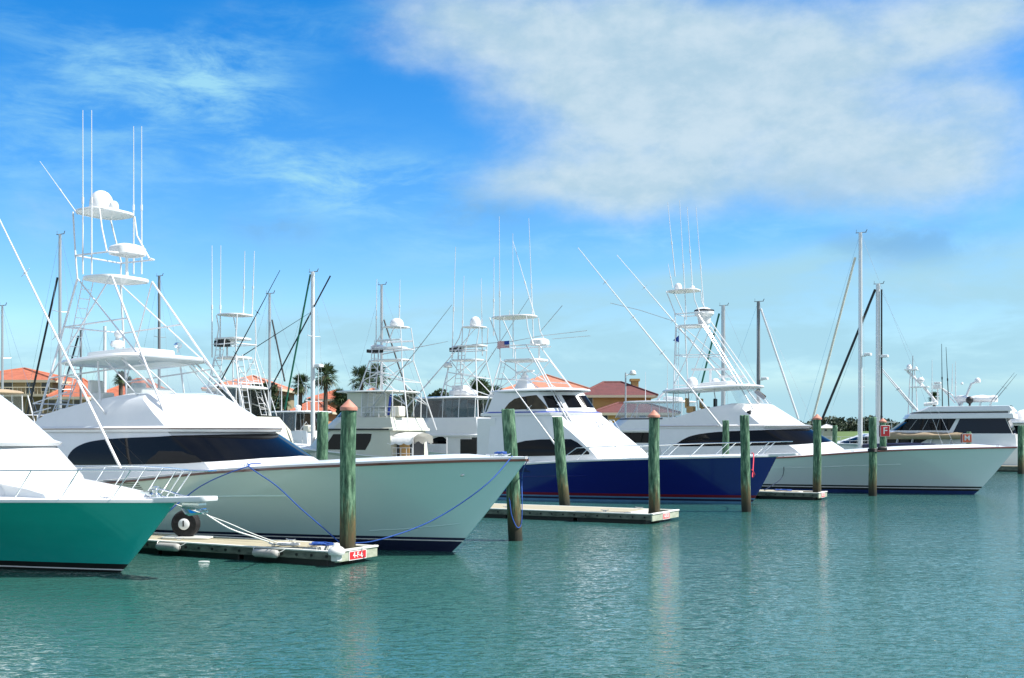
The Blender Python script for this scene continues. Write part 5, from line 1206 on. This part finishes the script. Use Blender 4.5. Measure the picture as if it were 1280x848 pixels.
# ------------------------------------------------------------------ palms and trees
def palm(px, ptop, Y, rpx, label, skirt=True, lean=0, seed=0, pb=None):
    rnd = random.Random(seed+int(px)); P = at(px, HY, Y); P.z = .8
    rad = rpx*Y/F; zc = H-(ptop-HY)/F*Y-rad*.80-.8
    e = empty('palm_tree', P, 0, label, 'palm', 'palm trees ashore')
    mb = MB(); mb.path([(lean*math.sin(i/8*1.5), 0, zc*i/8) for i in range(9)], .30, 10, 0, .2); mb.build('trunk', PALMTRUNK, e); tx = lean*math.sin(1.5)
    def fan(mb, az, el, ln, fr, droop):
        d = Vector((math.cos(az)*math.cos(el), math.sin(az)*math.cos(el), math.sin(el))); o = Vector((tx, 0, zc)); h = o+d*ln*.45
        h.z -= droop*.15*ln
        mb.path([o, o.lerp(h, .5)+Vector((0, 0, .05)), h], .03, 4)
        side = d.cross(Vector((0, 0, 1))); side = side.normalized() if side.length > .05 else Vector((1, 0, 0)); up = side.cross(d)
        for k in range(fr):
            a = (k/(fr-1)-.5)*3.6+rnd.uniform(-.06, .06); l = ln*.62*(1-.25*abs(a)/1.8)*rnd.uniform(.85, 1.1)
            v = d*math.cos(a)+side*math.sin(a)+up*rnd.uniform(-.12, .12); tip = h+v*l; tip.z -= droop*l*.45*rnd.uniform(.6, 1.3)
            mid = h+v*l*.55; mid.z -= droop*l*.06; wv = v.cross(up).normalized()*l*.055
            mb.add([h, mid-wv, tip, mid+wv], [(0, 1, 2, 3)])
    mb = MB()
    for i in range(44):
        el = rnd.uniform(-.55, 1.45); fan(mb, rnd.uniform(0, 6.283), el, rad*rnd.uniform(.85, 1.1), 13, .5+.5*max(0, .6-el))
    mb.build('crown', PALMLEAF, e, smooth=None)
    if skirt:
        mb = MB()
        for i in range(26): fan(mb, rnd.uniform(0, 6.283), rnd.uniform(-1.35, -.6), rad*rnd.uniform(.6, 1.0), 9, .8)
        mb.build('dead_fronds', PALMDEAD, e, smooth=None)
palm(366, 466, 122, 17, 'slim palm with drooping crown left of the thick white mast', lean=.9)
palm(405, 453, 122, 20, 'tall palm with brown dead fronds right of the thick white mast', lean=.2)
palm(452, 457, 128, 21, 'bushy palm left of the cream yacht tower', skirt=False)
palm(471, 453, 132, 20, 'bushy palm directly behind the cream yacht tower', skirt=False)
palm(600, 471, 128, 25, 'broad palm between the dark enclosure and the blue boat', skirt=False)
palm(617, 480, 135, 22, 'low palm touching the blue boat aft pillar', skirt=False)
palm(1168, 489, 150, 9, 'small distant palm behind the big yacht radar arch', skirt=False)
palm(151, 463, 120, 12, 'palm seen under the tallest boat hardtop', skirt=False)
palm(160, 470, 124, 10, 'second palm seen under the hardtop, lower and right', skirt=False)
palm(424, 485, 140, 15, 'short palm beside the terracotta house', skirt=False)
palm(357, 495, 136, 10, 'short palm near the green furled sail', skirt=False)
def leaf_cloud(mb, c, rx, ry, rz, n, s, rnd, shell=.55):
    for _ in range(n):
        while True:
            v = Vector((rnd.uniform(-1, 1), rnd.uniform(-1, 1), rnd.uniform(-1, 1)))
            if shell < v.length < 1: break
        p = Vector(c)+Vector((v.x*rx, v.y*ry, v.z*rz)); a = Vector((rnd.gauss(0, 1), rnd.gauss(0, 1), rnd.gauss(0, 1))).normalized(); b_ = a.orthogonal().normalized(); c_ = a.cross(b_); k = s*rnd.uniform(.6, 1.3)
        mb.add([p-b_*k, p-c_*k*.5, p+b_*k, p+c_*k*.5], [(0, 1, 2, 3)])
def tree(px, ptop, Y, rpx, label, seed=0):
    rnd = random.Random(seed+int(px)); P = at(px, HY, Y); P.z = .8; rad = rpx*Y/F; zt = H-(ptop-HY)/F*Y-.8
    e = empty('broadleaf_tree', P, 0, label, 'tree', 'leafy trees ashore')
    mb = MB(); mb.tube((0, 0, 0), (.1, 0, zt*.75), .25, .1)
    for k in range(5): a = k*1.3; mb.tube((0, 0, zt*.35), (math.cos(a)*rad*.6, math.sin(a)*rad*.6, zt*.7), .12, .04, 6)
    mb.build('trunk', BARK, e)
    mb = MB()
    for k in range(13):
        a = rnd.uniform(0, 6.283); q = rad*.62*rnd.random()**.5; rr = rad*rnd.uniform(.32, .55); z = rnd.uniform(zt*.4, zt-rr*.8)
        leaf_cloud(mb, (q*math.cos(a), q*math.sin(a), z), rr, rr, rr*.8, 330, .20*Y/125, rnd)
    mb.build('crown', LEAF, e, smooth=None)
tree(328, 478, 142, 19, 'dark leafy tree behind the grey enclosure and slim mast')
tree(347, 492, 146, 14, 'smaller leafy tree left of the slim palm')
tree(432, 486, 140, 16, 'leafy tree beside the terracotta house')
tree(510, 483, 150, 19, 'dark leafy tree behind the cream yacht bridge')
tree(543, 485, 155, 20, 'dark leafy tree above the smoked enclosure')
tree(497, 491, 152, 15, 'low leafy tree behind the cream yacht tower ladder')
tree(385, 493, 150, 13, 'low leafy tree between the two tall palms')
tree(835, 512, 160, 18, 'leafy tree behind the white boat flybridge')
tree(875, 520, 170, 18, 'leafy tree under the white boat hardtop')
# far wood on the right shore: one mass
rnd = random.Random(3); mb = MB()
for i in range(210):
    px = 900+ i*1.7+rnd.uniform(-2, 2); Y = rnd.uniform(325, 365); q = at(px, HY, Y)
    top = 7.9+.7*math.sin(px*.031)+.5*math.sin(px*.11+1)+rnd.uniform(-.8, .6); rr = rnd.uniform(2.2, 3.4)
    leaf_cloud(mb, (q.x, q.y, top-rr*.7), rr, rr, rr*.75, 90, .62, rnd); leaf_cloud(mb, (q.x, q.y, top*.42), rr*1.15, rr, top*.4, 60, .7, rnd, 0)
o = mb.build('far_wood', FARLEAF, smooth=None); tag(o, 'dark green wood along the far right shore', 'trees', kind='stuff')

# ------------------------------------------------------------------ land and water
def sheet(name, pts, z, m, label=None):
    mb = MB(); mb.add([(x, y, z) for x, y in pts], [tuple(range(len(pts)))]); o = mb.build(name, m, smooth=None); tag(o, label, kind='structure'); return o
mb = MB(); top = [(-900, 119), (26, 119), (30, 150), (40, 290), (900, 290), (2500, 3500), (-2500, 3500)]
mb.add([(x, y, .8) for x, y in top]+[(x, y, -1.5) for x, y in top], [tuple(range(7))]+[(i, i+7, (i+1) % 7+7, (i+1) % 7) for i in range(7)]); o = mb.build('ground', LAND, smooth=None); tag(o, None, kind='structure')
mb = MB(); mb.loft([[Vector((x, 291, .79)), Vector((x, 296, 2.0)), Vector((x, 312, 4.3+.3*math.sin(x*.07))), Vector((x, 330, 4.4)), Vector((x, 345, .79))][::-1] for x in range(40, 600, 14)], ring_closed=False); o = mb.build('grass_bank', GRASS, smooth=60); tag(o, None, kind='structure')
mb = MB(); mb.box(-300, 26, 118.6, 119, -1, 1.0); mb.box(25.6, 26, 118.6, 150, -1, 1.0); o = mb.build('seawall', CONC, bevel=.05); tag(o, 'grey concrete seawall along the near shore behind the boats', 'wall')

def water_mat():
    m = bpy.data.materials.new('harbour water'); m.use_nodes = True; nt = m.node_tree; p = nt.nodes['Principled BSDF']; N = nt.nodes.new; Lk = nt.links.new
    tc = N('ShaderNodeTexCoord')
    def noise(scale, detail, rough=.55, dist=0.0, off=0):
        mp = N('ShaderNodeMapping'); mp.inputs['Scale'].default_value = scale; mp.inputs['Location'].default_value = (off, off*1.7, 0); mp.inputs['Rotation'].default_value = (0, 0, R(14))
        Lk(tc.outputs['Object'], mp.inputs[0]); n = N('ShaderNodeTexNoise'); n.inputs['Scale'].default_value = 1; n.inputs['Detail'].default_value = detail; n.inputs['Roughness'].default_value = rough; n.inputs['Distortion'].default_value = dist
        Lk(mp.outputs[0], n.inputs['Vector']); return n.outputs['Fac']
    big = noise((.055, .075, 1), 3, .5, .6)
    cr = N('ShaderNodeMix'); cr.data_type = 'RGBA'; cr.inputs[6].default_value = WATER_A; cr.inputs[7].default_value = WATER_B
    r = N('ShaderNodeMapRange'); r.inputs[1].default_value = .35; r.inputs[2].default_value = .65; Lk(big, r.inputs[0]); Lk(r.outputs[0], cr.inputs[0]); Lk(cr.outputs[2], p.inputs['Base Color'])
    p.inputs['Roughness'].default_value = .04; p.inputs['IOR'].default_value = 1.333
    h1 = noise((1.0, 1.9, 1), 2, .5, .5); h2 = noise((3.2, 5.6, 1), 3, .55, .6, 5); h3 = noise((9, 14, 1), 2, .5, .4, 9); gust = noise((.10, .16, 1), 2, .5, 0, 3)
    def madd(a, k, c=None):
        n = N('ShaderNodeMath'); n.operation = 'MULTIPLY_ADD'; Lk(a, n.inputs[0]); n.inputs[1].default_value = k
        if c is None: n.inputs[2].default_value = 0
        else: Lk(c, n.inputs[2])
        return n.outputs[0]
    def peaky(v, lo, hi):
        r_ = N('ShaderNodeMapRange'); r_.interpolation_type = 'SMOOTHERSTEP'; r_.inputs[1].default_value = lo; r_.inputs[2].default_value = hi; Lk(v, r_.inputs[0]); return r_.outputs[0]
    hh = madd(peaky(h3, .45, .80), .010, madd(peaky(h2, .48, .80), .030, madd(h3, .004, madd(h2, .008, madd(h1, .030)))))
    gm = N('ShaderNodeMapRange'); gm.inputs[1].default_value = .3; gm.inputs[2].default_value = .7; gm.inputs[3].default_value = .65; gm.inputs[4].default_value = 1.25; Lk(gust, gm.inputs[0])
    mu = N('ShaderNodeMath'); mu.operation = 'MULTIPLY'; Lk(hh, mu.inputs[0]); Lk(gm.outputs[0], mu.inputs[1])
    b = N('ShaderNodeBump'); b.inputs['Strength'].default_value = 1; b.inputs['Distance'].default_value = WATER_BUMP; Lk(mu.outputs[0], b.inputs['Height']); Lk(b.outputs[0], p.inputs['Normal'])
    return m
WATER_A = (.024, .100, .080, 1); WATER_B = (.036, .116, .106, 1); WATER_BUMP = .8
sheet('water', [(-1500, -60), (1500, -60), (2500, 3400), (-2500, 3400)], 0, water_mat())

# ------------------------------------------------------------------ sky
SUN_EL, SUN_AZ = 52.0, 97.0      # azimuth clockwise from +Y (straight ahead): the sun stands to the right
def build_sky():
    w = bpy.data.worlds.new('World'); sc.world = w; w.use_nodes = True; nt = w.node_tree; N = nt.nodes.new; Lk = nt.links.new
    bg = nt.nodes['Background']; bg.inputs['Strength'].default_value = SKY_STR
    sky = N('ShaderNodeTexSky'); sky.sky_type = 'NISHITA'; sky.sun_disc = False; sky.sun_elevation = R(SUN_EL); sky.sun_rotation = R(SUN_AZ)
    sky.air_density = 1.0; sky.dust_density = .35; sky.ozone_density = 3.0; sky.altitude = 0
    hs = N('ShaderNodeHueSaturation'); hs.inputs['Saturation'].default_value = SKY_SAT; hs.inputs['Value'].default_value = SKY_VAL; hs.inputs['Hue'].default_value = SKY_HUE; Lk(sky.outputs[0], hs.inputs['Color'])
    tc = N('ShaderNodeTexCoord'); sx = N('ShaderNodeSeparateXYZ'); Lk(tc.outputs['Generated'], sx.inputs[0])
    def math_(op, a, b=None, c=None):
        n = N('ShaderNodeMath'); n.operation = op
        for i, v in enumerate((a, b, c)):
            if v is None: continue
            if isinstance(v, (int, float)): n.inputs[i].default_value = v
            else: Lk(v, n.inputs[i])
        return n.outputs[0]
    az = math_('ARCTAN2', sx.outputs[0], sx.outputs[1]); el = math_('ARCSINE', sx.outputs[2])
    def ang(px, py):
        a = math.atan((px-CX)/F); return a, math.atan((HY-py)/F*math.cos(a))
    cb = N('ShaderNodeCombineXYZ'); Lk(az, cb.inputs[0]); Lk(el, cb.inputs[1])
    def noise(scale, detail, rough, dist, off, rot=0):
        mp = N('ShaderNodeMapping'); mp.inputs['Scale'].default_value = scale; mp.inputs['Location'].default_value = off; mp.inputs['Rotation'].default_value = (0, 0, R(rot)); Lk(cb.outputs[0], mp.inputs[0])
        n = N('ShaderNodeTexNoise'); n.inputs['Scale'].default_value = 1; n.inputs['Detail'].default_value = detail; n.inputs['Roughness'].default_value = rough; n.inputs['Distortion'].default_value = dist; Lk(mp.outputs[0], n.inputs['Vector']); return n.outputs['Fac']
    def blob(px, py, rx, ry, k, tilt=0):
        a, e = ang(px, py); mp = N('ShaderNodeMapping'); mp.vector_type = 'TEXTURE'; mp.inputs['Location'].default_value = (a, e, 0); mp.inputs['Rotation'].default_value = (0, 0, R(tilt)); mp.inputs['Scale'].default_value = (rx/F, ry/F, 1); Lk(cb.outputs[0], mp.inputs[0])
        ln = N('ShaderNodeVectorMath'); ln.operation = 'LENGTH'; Lk(mp.outputs[0], ln.inputs[0])
        r = N('ShaderNodeMapRange'); r.interpolation_type = 'SMOOTHSTEP'; r.inputs[1].default_value = 0; r.inputs[2].default_value = 1.35; r.inputs[3].default_value = k; r.inputs[4].default_value = 0; Lk(ln.outputs['Value'], r.inputs[0]); return r.outputs[0]
    def total(L_):
        o = L_[0]
        for x in L_[1:]: o = math_('ADD', o, x)
        return o
    def ramp(v, lo, hi, a=0., b=1.):
        r = N('ShaderNodeMapRange'); r.interpolation_type = 'SMOOTHSTEP'; r.inputs[1].default_value = lo; r.inputs[2].default_value = hi; r.inputs[3].default_value = a; r.inputs[4].default_value = b; Lk(v, r.inputs[0]); return r.outputs[0]
    n1 = noise((4.6, 8.5, 1), 10, .60, .25, (3.1, 1.7, 0)); n2 = noise((7, 24, 1), 9, .60, .25, (7.7, 2.2, 0), -10); n3 = noise((3.2, 7, 1), 4, .5, .2, (1.2, 9.1, 0)); n4 = noise((12, 20, 1), 9, .62, .2, (5.2, 4.4, 0)); n5 = noise((30, 52, 1), 8, .6, .1, (1.4, 8.4, 0))
    # the big soft broken cumulus sheet upper right
    big = total([blob(*x) for x in ((740, 60, 240, 120, .60), (850, 150, 260, 120, .58), (1060, 150, 240, 105, .60), (950, 40, 280, 90, .50), (1120, 30, 160, 60, .30), (560, 20, 130, 65, .48), (650, 225, 160, 50, .60), (1250, 10, 130, 50, .72), (1260, 160, 110, 80, .40), (1000, 225, 260, 50, .42), (1180, 250, 180, 45, .32), (780, 240, 160, 45, .35))])
    dens = math_('ADD', big, math_('ADD', math_('MULTIPLY', math_('SUBTRACT', n1, .5), 1.5), math_('MULTIPLY', math_('SUBTRACT', n4, .5), .45))); d_big = ramp(dens, .08, .98, 0, .93)
    # thin wisps
    wm = total([blob(*x) for x in ((620, 320, 200, 40, .45), (1000, 285, 260, 35, .5), (820, 300, 160, 30, .4))]+[blob(*x) for x in ((215, 95, 190, 60, 1.0, 12), (300, 140, 120, 60, .5, -25), (450, 232, 170, 45, 1.0), (75, 45, 110, 35, .55), (240, 200, 320, 80, .5), (120, 330, 300, 70, .35), (600, 300, 250, 60, .4), (1150, 300, 200, 40, .5), (40, 190, 160, 90, .35), (430, 25, 150, 30, .25))])
    n6 = noise((12, 40, 1), 10, .68, .4, (2.2, 6.1, 0), -16); d_w = math_('MULTIPLY', wm, ramp(math_('ADD', math_('MULTIPLY', n2, .5), math_('MULTIPLY', n6, .5)), .40, .68, 0, .97))
    # low haze band of flat cloud over the horizon, higher on the right
    edge = math_('ADD', el, math_('ADD', math_('MULTIPLY', az, -.085 if False else -.10), math_('MULTIPLY', math_('SUBTRACT', n3, .5), .075)))
    d_l = math_('MULTIPLY', ramp(edge, .112, .142, .93, 0), math_('MAXIMUM', ramp(n2, .34, .60, .55, 1.0), ramp(el, .08, .03)))
    # grey puffs
    gm = total([blob(*x) for x in ((345, 283, 60, 28, .8), (600, 262, 110, 34, .7), (1130, 303, 130, 34, .85), (200, 318, 60, 26, .6), (1030, 235, 130, 34, .5))]); d_g = math_('MULTIPLY', gm, ramp(n4, .36, .62, 0, .75))
    def mix(f, a, b):
        m = N('ShaderNodeMix'); m.data_type = 'RGBA'; Lk(f, m.inputs[0])
        for i, v in ((6, a), (7, b)):
            if isinstance(v, tuple): m.inputs[i].default_value = v
            else: Lk(v, m.inputs[i])
        return m.outputs[2]
    K = 1/SKY_STR
    def cc(r, g, b): return (r*K, g*K, b*K, 1)
    c = hs.outputs[0]
    c = mix(d_l, c, cc(.235, .405, .49)); c = mix(d_w, c, cc(.20, .41, .535))
    cloudc = mix(ramp(math_('ADD', math_('MULTIPLY', n4, .6), math_('MULTIPLY', n5, .4)), .36, .64), cc(.27, .38, .45), cc(.365, .45, .50)); c = mix(d_big, c, cloudc); c = mix(d_g, c, cc(.115, .25, .40))
    # unseen broken white cloud added behind the camera to whiten the fill light
    back = math_('MULTIPLY', ramp(sx.outputs[1], .55, -.25), ramp(n3, .32, .62, .25, .85)); c = mix(back, c, cc(.46, .49, .51))
    Lk(c, bg.inputs['Color'])
SKY_STR, SKY_SAT, SKY_VAL, SKY_HUE = .13, 1.47, .88, .505
build_sky()
su = bpy.data.lights.new('sun', 'SUN'); su.energy = 4.9; su.angle = R(.53); su.color = (1, .955, .89)
so = bpy.data.objects.new('sun', su); col.objects.link(so)
dv = Vector((math.sin(R(SUN_AZ))*math.cos(R(SUN_EL)), math.cos(R(SUN_AZ))*math.cos(R(SUN_EL)), math.sin(R(SUN_EL))))
so.rotation_euler = dv.to_track_quat('Z', 'Y').to_euler(); so.location = (40, 0, 60)
# ------------------------------------------------------------------ camera
cam = bpy.data.cameras.new('camera'); co = bpy.data.objects.new('camera', cam); col.objects.link(co)
co.location = (0, 0, H); co.rotation_euler = (R(90), 0, 0)
cam.sensor_width = 36; cam.lens = 36*F/1280; cam.shift_y = (HY-424)/1280; cam.clip_end = 8000; cam.clip_start = .1
sc.camera = co
sc.render.resolution_x, sc.render.resolution_y = 1024, 678
sc.view_settings.view_transform = 'Standard'; sc.view_settings.look = 'None'; sc.view_settings.gamma = 1; sc.view_settings.exposure = 0.8
sc.render.engine = 'CYCLES'; sc.cycles.max_bounces = 6; sc.cycles.transparent_max_bounces = 24; sc.cycles.use_denoising = True
sc.cycles.caustics_reflective = True; sc.cycles.blur_glossy = 1.0; sc.cycles.sample_clamp_indirect = 6
